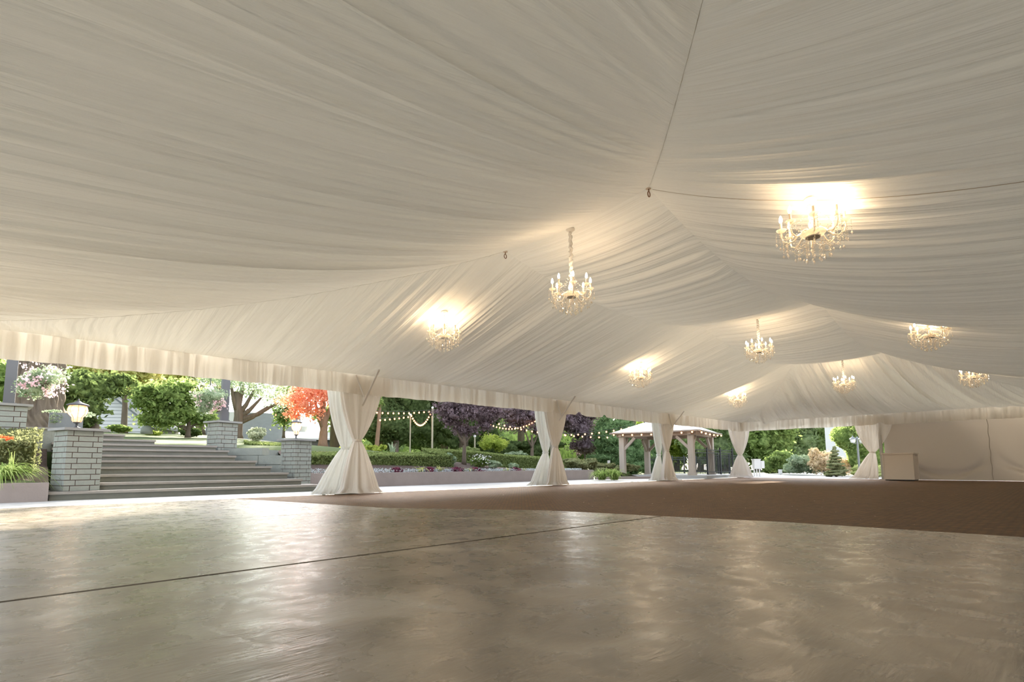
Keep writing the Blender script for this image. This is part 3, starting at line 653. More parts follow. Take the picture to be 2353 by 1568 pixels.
# ------------------------------------------------------------------ stone stairs
ST = [.141, .269, .415, .56, .69, .81, .94, 1.06, 1.175, 1.30]; NR = [(738, 1118), (668, 1099), (636, 1085), (597, 1072), (562, 1059), (514, 1048), (498, 1035), (470, 1026), (356, 1013), (285, 1002)]
st = empty('stone_stairs', (0, 0, 0), 0, 'wide flight of grey stone steps rising from the patio to the lawn', 'stairs')
for i, z in enumerate(ST):
    Yf = 11.5+.35*i; xr = at(NR[i][0], NR[i][1], Yf).x; xl = (.42 if i == 0 else .50); z0 = ST[i-1] if i else -.02
    if i in (1, 2): xl = 1.08
    if 1 <= i < 8: xr += .25
    MB().box(((xl+xr)/2, Yf+(.25 if i else .44), z-.022), (xr-xl+.04, .52 if i else .9, .044)).build('tread', M['tread'], st)
    MB().box(((xl+xr)/2, Yf+(.27 if i else .47), (z-.044+z0-.06)/2), (xr-xl, .5 if i else .9, z-.044-z0+.06)).build('riser', M['riser'], st)

def block_pillar(loc, rz, size, zb, zt, label, courses):
    """a pier of coursed stone blocks with recessed mortar and an overhanging cap"""
    e = empty('stone_pillar', (loc[0], loc[1], zb), rz, label, 'pillar'); H = zt-zb; h = H/courses; j = .006
    MB().box((0, 0, H/2), (size-.016, size-.016, H)).build('mortar', M['mortar'], e)
    b = MB(); r = random.Random(len(label)); S = size/2
    for c in range(courses):
        z = c*h+h/2; off = .5 if c % 2 else .27
        for side in range(4):
            cs = [0, off*size*.62, off*size*.62+size*.55, size]; cs = [x for x in cs if x <= size]
            for q in range(len(cs)-1):
                a, bb = cs[q]-S+(j if q else 0), cs[q+1]-S-(j if q < len(cs)-2 else 0)
                if bb-a < .03: continue
                dpt = .02; out = S-dpt/2+r.uniform(-.001, .002); cx = (a+bb)/2
                X, Y = [(cx, -out), (out, cx), (-cx, out), (-out, -cx)][side]; dx, dy = ((bb-a), dpt) if side % 2 == 0 else (dpt, (bb-a))
                b.box((X, Y, z), (dx, dy, h-2*j))
    b.build('blocks', M['stone'], e)
    MB().box((0, 0, H+.022), (size+.15, size+.15, .044)).build('cap', M['cap'], e)
    return e
P1 = (.77, 11.93); block_pillar(P1, R(17), .53, .14, 1.19, 'grey stone block pillar with lit lantern at the left foot of the stairs', 11)
P3 = (5.06, 12.95); block_pillar(P3, R(20), .50, .0, 1.18, 'grey stone block pillar with lantern at the right foot of the stairs', 12)
P2 = (3.80, 14.62); block_pillar(P2, R(17), .50, .93, 1.66, 'grey stone block pillar on the right of the upper stairs under a dark post', 7)
P0 = (-.28, 13.85); block_pillar(P0, R(3), .66, .8, 1.72, 'grey stone block pillar at the left frame edge carrying a dark post', 9)
# cheek walls of large blocks between the right-hand pillars
cw = empty('cheek_wall', (0, 0, 0), 0, 'stepped wall of large grey blocks between the two right stair pillars', 'wall')
def blockrow(a, b, z0, z1, n, th=.3):
    a, b = Vector((*a, 0)), Vector((*b, 0)); d = (b-a)/n
    for i in range(n):
        p, q = a+d*i+d*.008, a+d*(i+1)-d*.008
        MB().bar((p.x, p.y, (z0+z1)/2), (q.x, q.y, (z0+z1)/2), th, z1-z0-.01).build('block', M['stone'], cw)
CA, CB = (4.98, 13.0), (3.85, 14.5)
blockrow(CA, CB, .1, .60, 3, .26); blockrow((4.95, 13.03), (4.0, 14.3), .60, .83, 2, .27); blockrow((4.55, 13.58), (3.85, 14.5), .83, 1.02, 1, .28)
blockrow((4.0, 14.4), (5.2, 14.7), .83, 1.0, 2, .2)
low = MB().box((.35, 14.35, 1.1), (1.5, .3, .46), R(-4)).build('upper_wall', M['stone']); tag(low, 'low stone wall at the head of the stairs behind the left lantern', 'wall')
MB().box((.35, 14.35, 1.35), (1.6, .38, .04), R(-4)).build('cap', M['cap'], low)

def lantern(loc, s, label):
    e = empty('lantern', loc, 0, label, 'lantern', 'globe lanterns on the stair pillars'); e.scale = (1, 1, 1.22)
    MB().lathe([(.001, 0), (.06*s, 0), (.06*s, .012), (.02*s, .025), (.016*s, .07), (.05*s, .085), (.05*s, .095), (.001, .1)], 14).build('base', M['black'], e, True)
    MB().lathe([(.055*s, .095), (.07*s, .12), (.075*s, .165), (.09*s, .18), (.125*s, .22), (.135*s, .27), (.12*s, .32), (.10*s, .345)], 8).build('globe', M['lantern_glass'], e)
    for k in range(8):
        t = 2*math.pi*k/8; MB().tube([(r_*s*math.cos(t), r_*s*math.sin(t), z) for r_, z in ((.055, .095), (.076, .165), (.126, .22), (.136, .27), (.101, .345))], .004, 4).build('rib', M['lantern_roof'], e)
    MB().lathe([(.001, .44), (.008, .43), (.016, .42), (.008, .41), (.03*s, .40), (.05*s, .385), (.12*s, .36), (.15*s, .345), (.145*s, .333), (.001, .34)], 16).build('roof', M['lantern_roof'], e, True)
    for k in range(3):
        t = 2*math.pi*k/3; x, y = .045*s*math.cos(t), .045*s*math.sin(t)
        MB().lathe([(.001, .18), (.010, .18), (.010, .22), (.020, .25), (.018, .28), (.001, .305)], 8, (x, y, 0)).build('bulb', M['lantern_glow'], e, True)
    li = bpy.data.lights.new('lantern_light', 'POINT'); li.energy = 3.5; li.color = (1, .7, .42); li.shadow_soft_size = .03
    lo = bpy.data.objects.new('lantern_light', li); col.objects.link(lo); lo.parent = e; lo.location = (0, 0, .25)
lantern((P1[0]-.05, P1[1]-.05, 1.234), 1.12, 'lit globe lantern with pointed grey roof on the left stair pillar')
lantern((P3[0]-.02, P3[1], 1.224), .95, 'lit globe lantern with pointed grey roof on the right stair pillar')

def basket_post(p, zb, zt, bx, r, label_post, label_basket, seed):
    o = MB().box((p[0], p[1], (zb+zt)/2), (.17, .17, zt-zb)).build('garden_post', M['postgrey']); tag(o, label_post, 'post')
    MB().box((p[0], p[1], zb+.02), (.22, .22, .04)).build('collar', M['postgrey'], o)
    MB().tube([(p[0], p[1], bx[2]+.5), (p[0]*.4+bx[0]*.6, p[1]*.4+bx[1]*.6, bx[2]+.62), (bx[0], bx[1], bx[2]+.5), (bx[0], bx[1], bx[2]+.3)], .012).build('bracket', M['black'], o)
    e = empty('hanging_basket', bx, 0, label_basket, 'flower basket', 'hanging flower baskets')
    MB().lathe([(.02, -.16), (.12, -.13), (.17, 0), (.16, 0), (.1, -.1)], 12).build('basket', M['soil'], e)
    cloud('foliage', LG['sage'], [(0, 0, .02, r*.85, r*.85, r*.6), (-.1, 0, -.2, r*.5, r*.5, r*.5)], 1700, .024, e, .6, seed); cloud('flowers', LG['pink'], [(0, 0, .0, r, r, r*.72), (.05, 0, -.15, r*.7, r*.7, r*.5)], 620, .021, e, 0, seed+1, asp=.9, clump=14)
b1 = at(92, 872, 13.3); basket_post((at(20, 925, 13.8).x, 13.85), 1.76, 3.6, b1, .42, 'dark grey post standing on the pillar at the left frame edge', 'hanging basket of pink flowers at the upper left before the big trunk', 501)
b2 = at(482, 915, 14.4); basket_post((at(516, 940, 14.62).x, 14.62), 1.70, 3.6, b2, .42, 'dark grey post standing on the pillar beside the upper stairs', 'hanging basket of pale pink flowers above the upper stairs', 521)
# grey trough with trailing plant on the head wall
tr = at(152, 966, 14.35); tb = MB().box((tr.x, 14.35, 1.53), (.55, .28, .32)).build('planter_box', M['slate']); tag(tb, 'square grey planter box behind the left lantern', 'planter')
cloud('trailing_plant', LG['sage'], [(tr.x-.18, 14.2, 1.55, .10, .05, .16), (tr.x-.2, 14.3, 1.72, .2, .1, .05), (tr.x+.3, 14.3, 1.68, .18, .1, .06)], 500, .02, tb, 0, 530)

# ------------------------------------------------------------------ hedges, bed plants
hedge_box('clipped_hedge', [(-4.5, 12.75, .45), (.2, 12.6, .45)], 1.0, [.56, .56], LG['hedge_olive'], 11000, .028, 'clipped hedge behind the daylilies at the left edge', 541, .30)
hx = lambda px, py, Y: at(px, py, Y)
za, zb_ = hx(714, 1047, 13.9).z, hx(1000, 1046, 13.9).z
hedge_box('clipped_hedge', [(5.55, 13.9, .45), (10.6, 13.9, .45), (10.9, 14.8, .5)], .75, [za-.45, hx(960, 1047, 13.9).z-.45, .56], LG['hedge'], 17000, .026, 'long clipped green hedge between the right stair pillar and the daisy bed', 543, .12)
p_a, p_b, p_c, p_d = hx(1000, 1036, 15.2), hx(1100, 1040, 15.2), hx(1180, 1049, 15.2), hx(1275, 1055, 15.2)
hedge_box('clipped_hedge', [(p_a.x, 15.2, .4), (p_b.x, 15.2, .4), (p_c.x, 15.2, .35), (p_d.x, 15.2, .3)], .8, [p_a.z-.4, p_b.z-.4, p_c.z-.35, p_d.z-.3], LG['hedge'], 15000, .026, 'clipped green hedge sloping down behind the daisies and the plum tree', 545, .10)
q1, q2 = hx(578, 1020, 15.6), hx(648, 1026, 15.6)
hedge_box('clipped_hedge', [(q1.x, 15.6, .75), (q2.x+.5, 15.6, .75)], .7, [q1.z-.75, q2.z-.75], LG['hedge'], 4000, .028, 'short clipped hedge above the block wall between the stair pillars', 547, .1)

def shrub(px, py_top, py_bot, pxw, Y, mat, label, n, size, seed, cat='shrub', group=None, core=.8, asp=.55, clump=0, droop=0, stuff=None, dep=None):
    t, b = at(px, py_top, Y), at(px, py_bot, Y); wl = (at(px+pxw/2, py_top, Y)-at(px-pxw/2, py_top, Y)); w_ = wl.length/2*.74; h = (t.z-b.z)/2
    o = cloud('shrub', mat, boughs([(t.x, Y, b.z+h, w_*.95, (dep or w_)*.95, h*.95)], seed, 7, .4, .8, .7), int(n*1.2), size, None, core, seed, asp=asp, clump=clump, droop=droop); tag(o, label, cat, group); return o
shrub(1034, 1041, 1076, 38, 14.1, LG['sage'], 'rounded grey-green shrub in the bed left of the plum trunk', 1600, .03, 551)
shrub(1136, 1057, 1078, 34, 14.0, LG['sage'], 'small grey-green shrub right of the white daisies', 800, .03, 553)
shrub(1181, 1062, 1080, 26, 13.8, LG['sage'], 'low pale green shrub in the bed before the sloping hedge', 600, .028, 555)
dz = shrub(1100, 1050, 1078, 50, 14.2, LG['green'], 'clump of white daisies in the bed right of the plum trunk', 900, .03, 557, 'flowers', core=.5)
c_ = at(1105, 1054, 14.1); cloud('petals', LG['whitefl'], [(c_.x, 14.05, c_.z, .42, .35, .18)], 110, .022, dz, 0, 558, asp=.95)
def fern(px, py, Y, label, seed, s=.4): c = at(px, py, Y); blades('fern', LG['fern'], (c.x, Y, c.z), 26, s, .07, label, 'fern', 'pale ferns in the flower bed', seed)
fern(768, 1088, 13.3, 'pale yellow-green fern just left of the nearest curtain', 561); fern(966, 1086, 13.3, 'pale fern below the corner of the long hedge', 562)
fern(1010, 1086, 13.3, 'pale fern between two burgundy clumps right of the hedge corner', 563, .36); fern(1078, 1087, 13.25, 'pale fern below the plum tree trunk', 564, .36); fern(1164, 1087, 13.3, 'pale fern right of the small grey-green shrubs', 565, .36)
fern(1200, 1087, 13.3, 'pale fern nearest the second curtain', 567, .34)
def heu(px, label, seed): c = at(px, 1083, 13.25); o = cloud('heuchera', LG['heuchera'], [(c.x, 13.25, c.z, .2, .16, .11)], 260, .034, None, .6, seed, asp=.8); tag(o, label, 'plant', 'burgundy heucheras along the planter wall')
heu(912, 'burgundy heuchera clump right of the nearest curtain', 571); heu(988, 'burgundy heuchera clump under the hedge corner', 572); heu(1048, 'burgundy heuchera clump left of the plum trunk', 573); heu(1095, 'burgundy heuchera clump below the daisies', 574); heu(1184, 'burgundy heuchera clump nearest the second curtain', 575)
r5 = np.random.default_rng(580); n5 = 5200; Cc = np.stack([r5.uniform(5.6, 16.6, n5), r5.uniform(13.08, 13.42, n5), np.zeros(n5)], 1); Cc[:, 2] = ground(Cc[:, 0], Cc[:, 1])+.02+r5.uniform(0, .11, n5)
Vv, Ff = leaves(Cc, .018, .8, r=r5); tag(npmesh('bedding_flowers', Vv, Ff, LG['bluefl']), 'ribbon of tiny blue and white bedding flowers along the planter wall', 'flowers', kind='stuff')
for k, (px, Y, s, lb) in enumerate(((2, 12.1, .80, 'large arching green daylily clump at the lower left edge'), (-60, 12.1, .6, 'arching green daylily clump cut by the left frame edge'))):
    c = at(px, 1108, Y); o = blades('daylily', LG['blade'], (c.x, Y, .36), 260, s, .022, lb, 'plant', None, 590+k, up=.85, spread=1.25)
fl_ = at(30, 1008, 12.0); dl = blades('daylily', LG['blade'], (fl_.x, 12.0, .5), 14, .5, .01, 'red daylily flowers above the left hedge', 'flowers', None, 597, up=1.2, spread=.3)
cloud('petals', LG['redfl'], [(fl_.x-.05, 12.0, fl_.z, .05, .04, .035), (at(2, 1003, 12.0).x, 12.0, at(2, 1003, 12).z, .05, .04, .03)], 60, .03, dl, 0, 598)
for k, (px, lb) in enumerate(((1383, 'arching daylily clump right of the planter wall end'), (1412, 'arching daylily clump behind the nearest gazebo post'))):
    c = atz(px, 1100, .05); blades('daylily', LG['blade'], (c.x*.95, c.y*.95, .02), 170, .85, .03, lb, 'plant', 'daylilies by the gazebo', 600+k)
for k in range(3):
    c = at([918, 924, 929][k]-18, 1042, 17.5); 
sk = at(902, 1043, 17.5); o = blades('grass_clump', LG['sage'], (sk.x, 17.5, sk.z-.05), 30, .62, .05, 'upright pale spiky flower stems behind the long hedge', 'plant', None, 610, up=1.35, spread=.35)
# shrubs by the gazebo
shrub(1333, 1050, 1088, 66, 14.6, LG['hedge_olive'], 'olive clipped bush right of the second curtain', 2600, .035, 621)
shrub(1380, 1060, 1090, 52, 14.9, LG['hedge_olive'], 'rounded olive bush left of the nearest gazebo post', 1800, .035, 623)
shrub(1442, 1062, 1090, 40, 15.3, LG['hedge_olive'], 'rounded olive bush between the two left gazebo posts', 1500, .035, 625)
wp = at(1399, 1063, 15.6); o = MB().box((wp.x, 15.6, wp.z), (.14, .03, .2), R(-40)).build('notice_board', M['white']); tag(o, 'small white notice card on a stick among the olive bushes', 'sign'); MB().box((wp.x, 15.62, wp.z-.3), (.02, .02, .6)).build('stake', M['pole'], o)

# ------------------------------------------------------------------ gazebo
gz = empty('gazebo', (22.5, 12.75, 0), R(11), 'timber gazebo with pale metal roof beyond the marquee side', 'gazebo')
S = 1.57; HP = 1.86
gp = {(-1, 1): 0.0, (-1, -1): .1, (1, -1): .1, (1, 1): 0.0}
for (sx, sy), zb0 in gp.items():
    MB().box((sx*S, sy*S, (zb0+HP)/2), (.24, .24, HP-zb0)).build('post', M['wood'], gz); MB().box((sx*S, sy*S, zb0+.07), (.31, .31, .14)).build('post_base', M['wood'], gz)
    for dx, dy in ((-sx, 0), (0, -sy)):
        MB().bar((sx*S+dx*.05, sy*S+dy*.05, HP-.62), (sx*S+dx*.62, sy*S+dy*.62, HP-.05), .1, .12).build('brace', M['wood'], gz)
for sy in (-1, 1): MB().box((0, sy*S, HP+.09), (2*S+.5, .14, .18)).build('beam', M['wood'], gz)
for sx in (-1, 1): MB().box((sx*S, 0, HP+.07), (.14, 2*S+.5, .16)).build('beam', M['wood'], gz)
e2 = S+.42; za2 = HP+.17; rf = MB(); rf.add([(-e2, -e2, za2), (e2, -e2, za2), (e2, e2, za2), (-e2, e2, za2), (0, 0, za2+.86)], [(0,1,4), (1,2,4), (2,3,4), (3,0,4)]); rf.build('roof', M['roofmetal'], gz)
MB().add([(-e2, -e2, za2-.02), (e2, -e2, za2-.02), (e2, e2, za2-.02), (-e2, e2, za2-.02), (0, 0, za2+.80)], [(1,0,4), (2,1,4), (3,2,4), (0,3,4)]).build('ceiling_boards', M['cedar'], gz)
for a, b in (((-1,-1),(1,-1)), ((1,-1),(1,1)), ((1,1),(-1,1)), ((-1,1),(-1,-1))): MB().bar((a[0]*e2, a[1]*e2, za2-.01), (b[0]*e2, b[1]*e2, za2-.01), .05, .07).build('fascia', M['wood'], gz)
gc = empty('small_chandelier', tuple(Matrix.Rotation(R(11), 4, 'Z') @ Vector((0, 0, HP+.12)) + Vector((22.5, 12.75, 0))), 0, 'small glowing crystal chandelier under the gazebo roof', 'chandelier')
MB().tube([(0, 0, .5), (0, 0, 0)], .006).build('stem', M['cream'], gc)
dd = MB(); [dd.octa((.2*math.cos(i*.7), .2*math.sin(i*.7), -.05-.03*(i % 4)), .02) for i in range(36)]; dd.build('pendant', M['crystal'], gc)
for i in range(6): MB().ball((.17*math.cos(i*1.05), .17*math.sin(i*1.05), .02), .022).build('bulb', M['fest'], gc)

# black metal fences
def fence(a, b, zb0, h, npost, label, npick):
    a, b = Vector((*a, zb0)), Vector((*b, zb0)); e = empty('metal_fence', a, 0, label, 'fence', None); d = b-a; dn = d.normalized()
    for i in range(npost+1): p = d*(i/npost); MB().box((p.x, p.y, h/2+.04), (.06, .06, h+.08), math.atan2(d.y, d.x)).build('fence_post', M['black'], e)
    for z in (.12, h-.17, h-.03): MB().bar((0, 0, z), (d.x, d.y, z), .03, .03).build('rail', M['black'], e)
    pk = MB()
    for i in range(1, npick): p = d*(i/npick); pk.box((p.x, p.y, h/2), (.016, .016, h-.06))
    pk.build('pickets', M['black'], e)
f1, f2 = atz(1594, 1091, .11), atz(1690, 1088.5, .11); sc_ = 24.0
def camp(px, depth, z=0): v = ray(px, 1068); v = v*(depth/FPX); return (v.x, v.y)
fence(camp(1594, 23.4), camp(1684, 25.5), .11, 1.17, 3, 'black metal fence panels at the right side of the gazebo', 26)
fence(camp(1625, 27.5), camp(1700, 29.0), .0, 1.1, 3, 'black metal fence farther back behind the right gazebo posts', 30)
fence(camp(1488, 32), camp(1625, 34), .0, 1.08, 5, 'long black metal fence beyond the gazebo', 60)
v_ = camp(1517, 37); o = MB().box((v_[0], v_[1], .42), (1.6, .3, .84), R(-40)).build('utility_panel', M['paleblue']); tag(o, 'pale blue-grey panel standing behind the gazebo fence', 'panel')

# white stand and little sign beyond the far corner
v_ = camp(1738, 25.5); ws = empty('white_stand', (v_[0], v_[1], 0), R(-47), 'weathered white wooden stand just right of the far corner curtain', 'stand')
MB().box((0, 0, .58), (.30, .3, .46)).build('box_body', M['white'], ws); MB().box((.27, .05, .56), (.16, .28, .36)).build('side_box', M['white'], ws)
for sx in (-.12, 0, .13): MB().box((sx, 0, .18), (.05, .05, .36)).build('leg', M['white'], ws)
MB().box((0, 0, .82), (.34, .34, .03)).build('lid', M['white'], ws)
v_ = camp(1792, 29); o = MB().box((v_[0], v_[1], .16), (.04, .2, .26), R(0)).build('ground_sign', M['white']); tag(o, 'tiny white sign standing at the drive edge', 'sign'); MB().box((v_[0]+.02, v_[1], .05), (.03, .03, .12)).build('stake', M['pole'], o)

# double headed lamp post
v_ = camp(1974, 23.2); lp = empty('lamp_post', (v_[0], v_[1], 0), R(-42), 'tall grey lamp post with two lantern heads before the clipped tree', 'lamp post')
lp.scale = (1, 1, .89)
MB().lathe([(.13, 0), (.13, .06), (.09, .1), (.10, .2), (.065, .3), (.06, .42), (.045, .5), (.035, 1.9), (.04, 2.0), (.001, 2.02)], 12).build('pole', M['lampgrey'], lp, True)
for sx in (-1, 1):
    MB().tube([(0, 0, 1.72), (sx*.10, 0, 1.66), (sx*.20, 0, 1.68), (sx*.20, 0, 1.72)], .014).build('arm', M['lampgrey'], lp)
    hd = MB().lathe([(.05, 1.70), (.09, 1.72), (.105, 1.84), (.1, 1.90)], 10, (sx*.20, 0, 0)).build('lantern_head', M['milk'], lp, True)
    MB().lathe([(.14, 1.88), (.10, 1.95), (.03, 1.99), (.012, 2.06), (.001, 2.08)], 12, (sx*.20, 0, 0)).build('lantern_roof', M['lampgrey'], hd, True)

# ------------------------------------------------------------------ string lights
def strand(anchors, px_, label, n, off=0.0, group='festoon light strings'):
    """anchors: ((px,py,Y) left, (px,py,Y) right, drop px); bulbs hang below the cord"""
    (ax, ay, aY), (bx_, by, bY), sag = anchors; a, b = at(ax, ay, aY), at(bx_, by, bY); m_ = (a+b)/2; depth = m_.dot(AF); sagm = sag/FPX*depth
    f = lambda s: a.lerp(b, s)-Vector((0, 0, sagm*4*s*(1-s)))
    o = MB().tube([f(s) for s in np.linspace(0, 1, 28)], .008, 4).build('string_lights', M['black']); tag(o, label, 'string lights', group)
    for i in range(n):
        p = f((i+.5)/n); MB().box((p.x, p.y, p.z-.035), (.022, .022, .05)).build('socket', M['black'], o)
        MB().ball((p.x, p.y, p.z-.085), .036, 7, 5, .042).build('bulb', M['fest'], o, True)
    return o
def pole(px, top, bot, Y, label):
    t, b = at(px[0], top, Y), at(px[1], bot, Y); o = MB().tube([(b.x, Y, g(b.x, Y)-.02), (b.x, Y, t.z)], .045 if px[0] > 985 and px[0] < 1000 else .03, 8).build('light_pole', M['pole']); tag(o, label, 'pole', 'poles carrying the string lights')
    MB().ball((b.x, Y, t.z+.02), .06, 8, 4).build('pole_cap', M['white'], o)
pole((990, 993), 938, 1031, 20, 'thick pale pole carrying the string lights before the dark evergreens'); pole((943, 942), 955, 1041, 20.5, 'thin pale pole left of the thick one, at the light swag'); pole((1092, 1091), 1004, 1045, 17.5, 'thin pale pole right of the plum tree trunk')
strand(((860, 944, 20), (991, 942, 20), 3), 0, 'nearly level string of lights running left from the thick pole', 11)
strand(((868, 962, 20), (943, 954, 20.5), 1), 0, 'short lower string of lights ending at the thin pole', 7)
strand(((944, 949, 20.5), (990, 945, 20), 27), 0, 'deep swag of closely spaced lights between the two poles', 15)
strand(((1100, 958, 19), (1262, 938, 19), 34), 0, 'long curved string of lights right of the plum tree', 24)
strand(((1140, 969, 18), (1290, 996, 16.5), 4), 0, 'lower string of lights passing behind the second curtain', 12)
strand(((1290, 996, 16.5), (1490, 968, 12.2), 7), 0, 'rising string of lights from second curtain towards the gazebo roof', 12)
strand(((1290, 996, 16.6), (1405, 1002, 15.0), 1.5), 0, 'string of lights from the second curtain to the gazebo corner', 6)
L_ = Matrix.Rotation(R(11), 4, 'Z')
def gpt(x, y, z): return L_ @ Vector((x, y, z)) + Vector((22.5, 12.75, 0))
def strand3(a, b, n, label):
    f = lambda s: a.lerp(b, s)-Vector((0, 0, .05*4*s*(1-s)))
    o = MB().tube([f(s) for s in np.linspace(0, 1, 16)], .008, 4).build('string_lights', M['black']); tag(o, label, 'string lights', 'festoon light strings')
    for i in range(n):
        p = f((i+.5)/n); MB().box((p.x, p.y, p.z-.03), (.022, .022, .05)).build('socket', M['black'], o); MB().ball((p.x, p.y, p.z-.075), .036, 7, 5, .042).build('bulb', M['fest'], o, True)
strand3(gpt(-e2-.06, e2, za2), gpt(-e2-.06, -e2, za2), 9, 'string of lights along the left eave of the gazebo roof')
strand3(gpt(-e2, -e2-.06, za2), gpt(e2, -e2-.06, za2), 6, 'string of lights along the right-hand eave of the gazebo roof')

# ------------------------------------------------------------------ trees
def tree(name, px, Y, base_py, trunk_r, mat, blobs_px, n, size, label, bark='bark', lean=0.0, group=None, seed=1, core=.7, forks=(), clump=14, flat=0.0, droop=0.0, X=None, trunk_top=None):
    """blobs_px: (px, py, half width px, half height px); forks: pixel end points of limbs"""
    A = (lambda a, b: at(a, b, Y)) if X is None else (lambda a, b: atx(a, b, X))
    b = A(px, base_py); e = empty(name, (b.x, b.y, b.z-.05), 0, label, 'tree', group); o = Vector((b.x, b.y, b.z-.05)); depth = (b-Vector((0, 0, EYE))).dot(AF); k = depth/FPX
    tt = A(px+lean, trunk_top or (blobs_px[0][1]))-o
    if trunk_r: trunk('trunk', [(0, 0, 0), tuple(tt*.12), tuple(tt*.5+Vector((trunk_r*.3, 0, 0))), tuple(tt)], [trunk_r*1.35, trunk_r*1.02, trunk_r*.85, trunk_r*.6], e, M[bark])
    for fx, fy, s0 in forks:
        q = A(fx, fy)-o; p0 = tt*s0; mid = (p0+q)/2+Vector((0, 0, -.05*q.length)); trunk('branch', [tuple(p0), tuple(mid), tuple(q)], [trunk_r*.62, trunk_r*.45, trunk_r*.22], e, M[bark], 7)
    bl = []
    r = random.Random(seed)
    for (bx__, by__, hw, hh_) in blobs_px:
        c = A(bx__, by__)-o; bl.append((c.x+r.uniform(-.2, .2), c.y+r.uniform(-.3, .3), c.z, hw*k*1.0, hw*k*.9, hh_*k))
    cloud('crown', mat, boughs(bl, seed), int(n*1.35), size, e, core, seed, clump=clump, flat=flat, droop=droop); return e
# left garden, seen between the stairs and the valance
tb_ = at(75, 985, 17.2); big = empty('old_tree', (tb_.x, 17.2, tb_.z-.1), 0, 'massive rough-barked old tree trunk behind the left stone pillar', 'tree')
tkn = lambda h: float(np.interp(h, [-.3, .15, .7, 2.2, 5.2], [.95, .68, .51, .46, .38]))
def bark_pt(u, v):
    h = -.3+5.5*v; t = 2*math.pi*u; lean = .35*max(0, .4-h)/.7
    r_ = tkn(h)*(1+.07*math.sin(t*17+3*math.sin(h*2.2))*math.sin(h*9+t*5)+.05*math.sin(t*31+h*4)+.06*math.sin(t*5+h))
    return (lean+r_*math.cos(t), r_*math.sin(t), h)
MB().grid(bark_pt, 120, 90).build('trunk', M['bark'], big, True)
for k, (dx, dy) in enumerate(((.85, -.2), (.5, -.5), (-.6, -.4))): trunk('root', [(dx*.4, dy*.4, .45), (dx*.8, dy*.8, .1), (dx*1.3, dy*1.3, -.2)], [.2, .16, .08], big, M['bark'], 7)
cloud('crown', LG['laurel'], [(0, .5, 6.2, 2.6, 2.4, 1.6), (-2.6, .5, 5.6, 1.8, 1.8, 1.2)], 2600, .12, big, .6, 631, clump=16)
tree('laurel_tree', 215, 20.5, 1000, .14, LG['laurel'], [(180, 922, 56, 46), (250, 885, 58, 34), (140, 900, 60, 50), (163, 968, 46, 20)], 6500, .085, 'dark glossy-leaved laurel behind the left lantern', seed=641, core=.82, trunk_top=960)
tree('maple_tree', 285, 27, 995, .12, LG['gold'], [(265, 866, 60, 34), (320, 845, 60, 40), (210, 850, 50, 30)], 3600, .10, 'backlit yellow-green tree top left of the white house gable', seed=643, core=.5)
tree('japanese_maple', 432, 22, 1003, .09, LG['green'], [(400, 905, 62, 34), (370, 950, 55, 34), (452, 955, 42, 30), (335, 915, 36, 30)], 6500, .075, 'low spreading green maple in the lawn behind the stairs', seed=645, core=.55, forks=((380, 960, .3), (480, 950, .35), (345, 940, .4)), trunk_top=950)
tree('garden_tree', 545, 25, 1010, .22, LG['sage'], [(600, 900, 72, 30), (560, 880, 70, 30), (645, 925, 34, 26), (500, 875, 50, 28)], 3400, .055, 'open-branched tree with pale leaves behind the second hanging basket', seed=647, core=0, forks=((600, 915, .45), (640, 925, .4), (560, 880, .6), (530, 880, .6), (585, 895, .5), (615, 935, .35), (570, 940, .3)), trunk_top=900, clump=9)
tree('garden_tree', 652, 31, 1005, .08, LG['green'], [(652, 950, 22, 42), (668, 915, 30, 30)], 1800, .10, 'slim green tree left of the orange maple', seed=649, core=.5)
tree('orange_maple', 742, 22.5, 1027, .19, LG['orange'], [(720, 915, 58, 34), (690, 945, 42, 28), (775, 905, 46, 40), (800, 955, 30, 26), (735, 880, 70, 26)], 5200, .07, 'orange-red maple glowing in the sun left of the nearest curtain', 'barkwarm', seed=651, core=0, forks=((722, 915, .45), (768, 905, .45), (745, 885, .6)), trunk_top=930, clump=9)
tree('garden_tree', 800, 33, 1020, .1, LG['green'], [(800, 985, 34, 26), (770, 960, 60, 30), (840, 960, 40, 50)], 2600, .12, 'green trees behind the low white-roofed building', seed=653, core=.6)
tree('garden_tree', 100, 34, 985, .25, LG['green'], [(0, 880, 90, 60), (-60, 860, 80, 60)], 2200, .16, 'green tree at the far left edge behind the dark post', seed=655, core=.6)
tree('garden_tree', 460, 36, 1000, .25, LG['gold'], [(420, 850, 90, 45), (520, 850, 80, 40), (340, 860, 60, 40)], 3200, .15, 'tall pale yellow-green tree far behind the spreading maple', seed=657, core=.45)
mo = shrub(438, 980, 1006, 74, 24.5, LG['dark'], 'dark low mound of foliage under the spreading maple', 900, .06, 659, core=.9)
shrub(592, 982, 1016, 66, 19.5, LG['cream'], 'rounded cream variegated shrub beyond the upper stairs', 1500, .045, 661, core=.5)
shrub(355, 990, 1004, 60, 25, LG['lime'], 'low yellow-green flowering shrubs on the far lawn edge', 700, .05, 663, core=.6)
shrub(275, 978, 995, 90, 24, LG['green'], 'low green planting in front of the white house', 1200, .05, 665, core=.8)
sb = at(337, 990, 22); o = MB().lathe([(.001, 0), (.19, 0), (.18, .2), (.11, .28), (.001, .3)], 9, (sb.x, 22, sb.z-.12)).build('boulder', M['stone'], smooth=True); tag(o, 'pale boulder on the lawn behind the stairs', 'rock')
shrub(862, 1015, 1048, 60, 21, LG['lime'], 'bright green shrub just right of the nearest curtain waist', 900, .05, 667, core=.6)
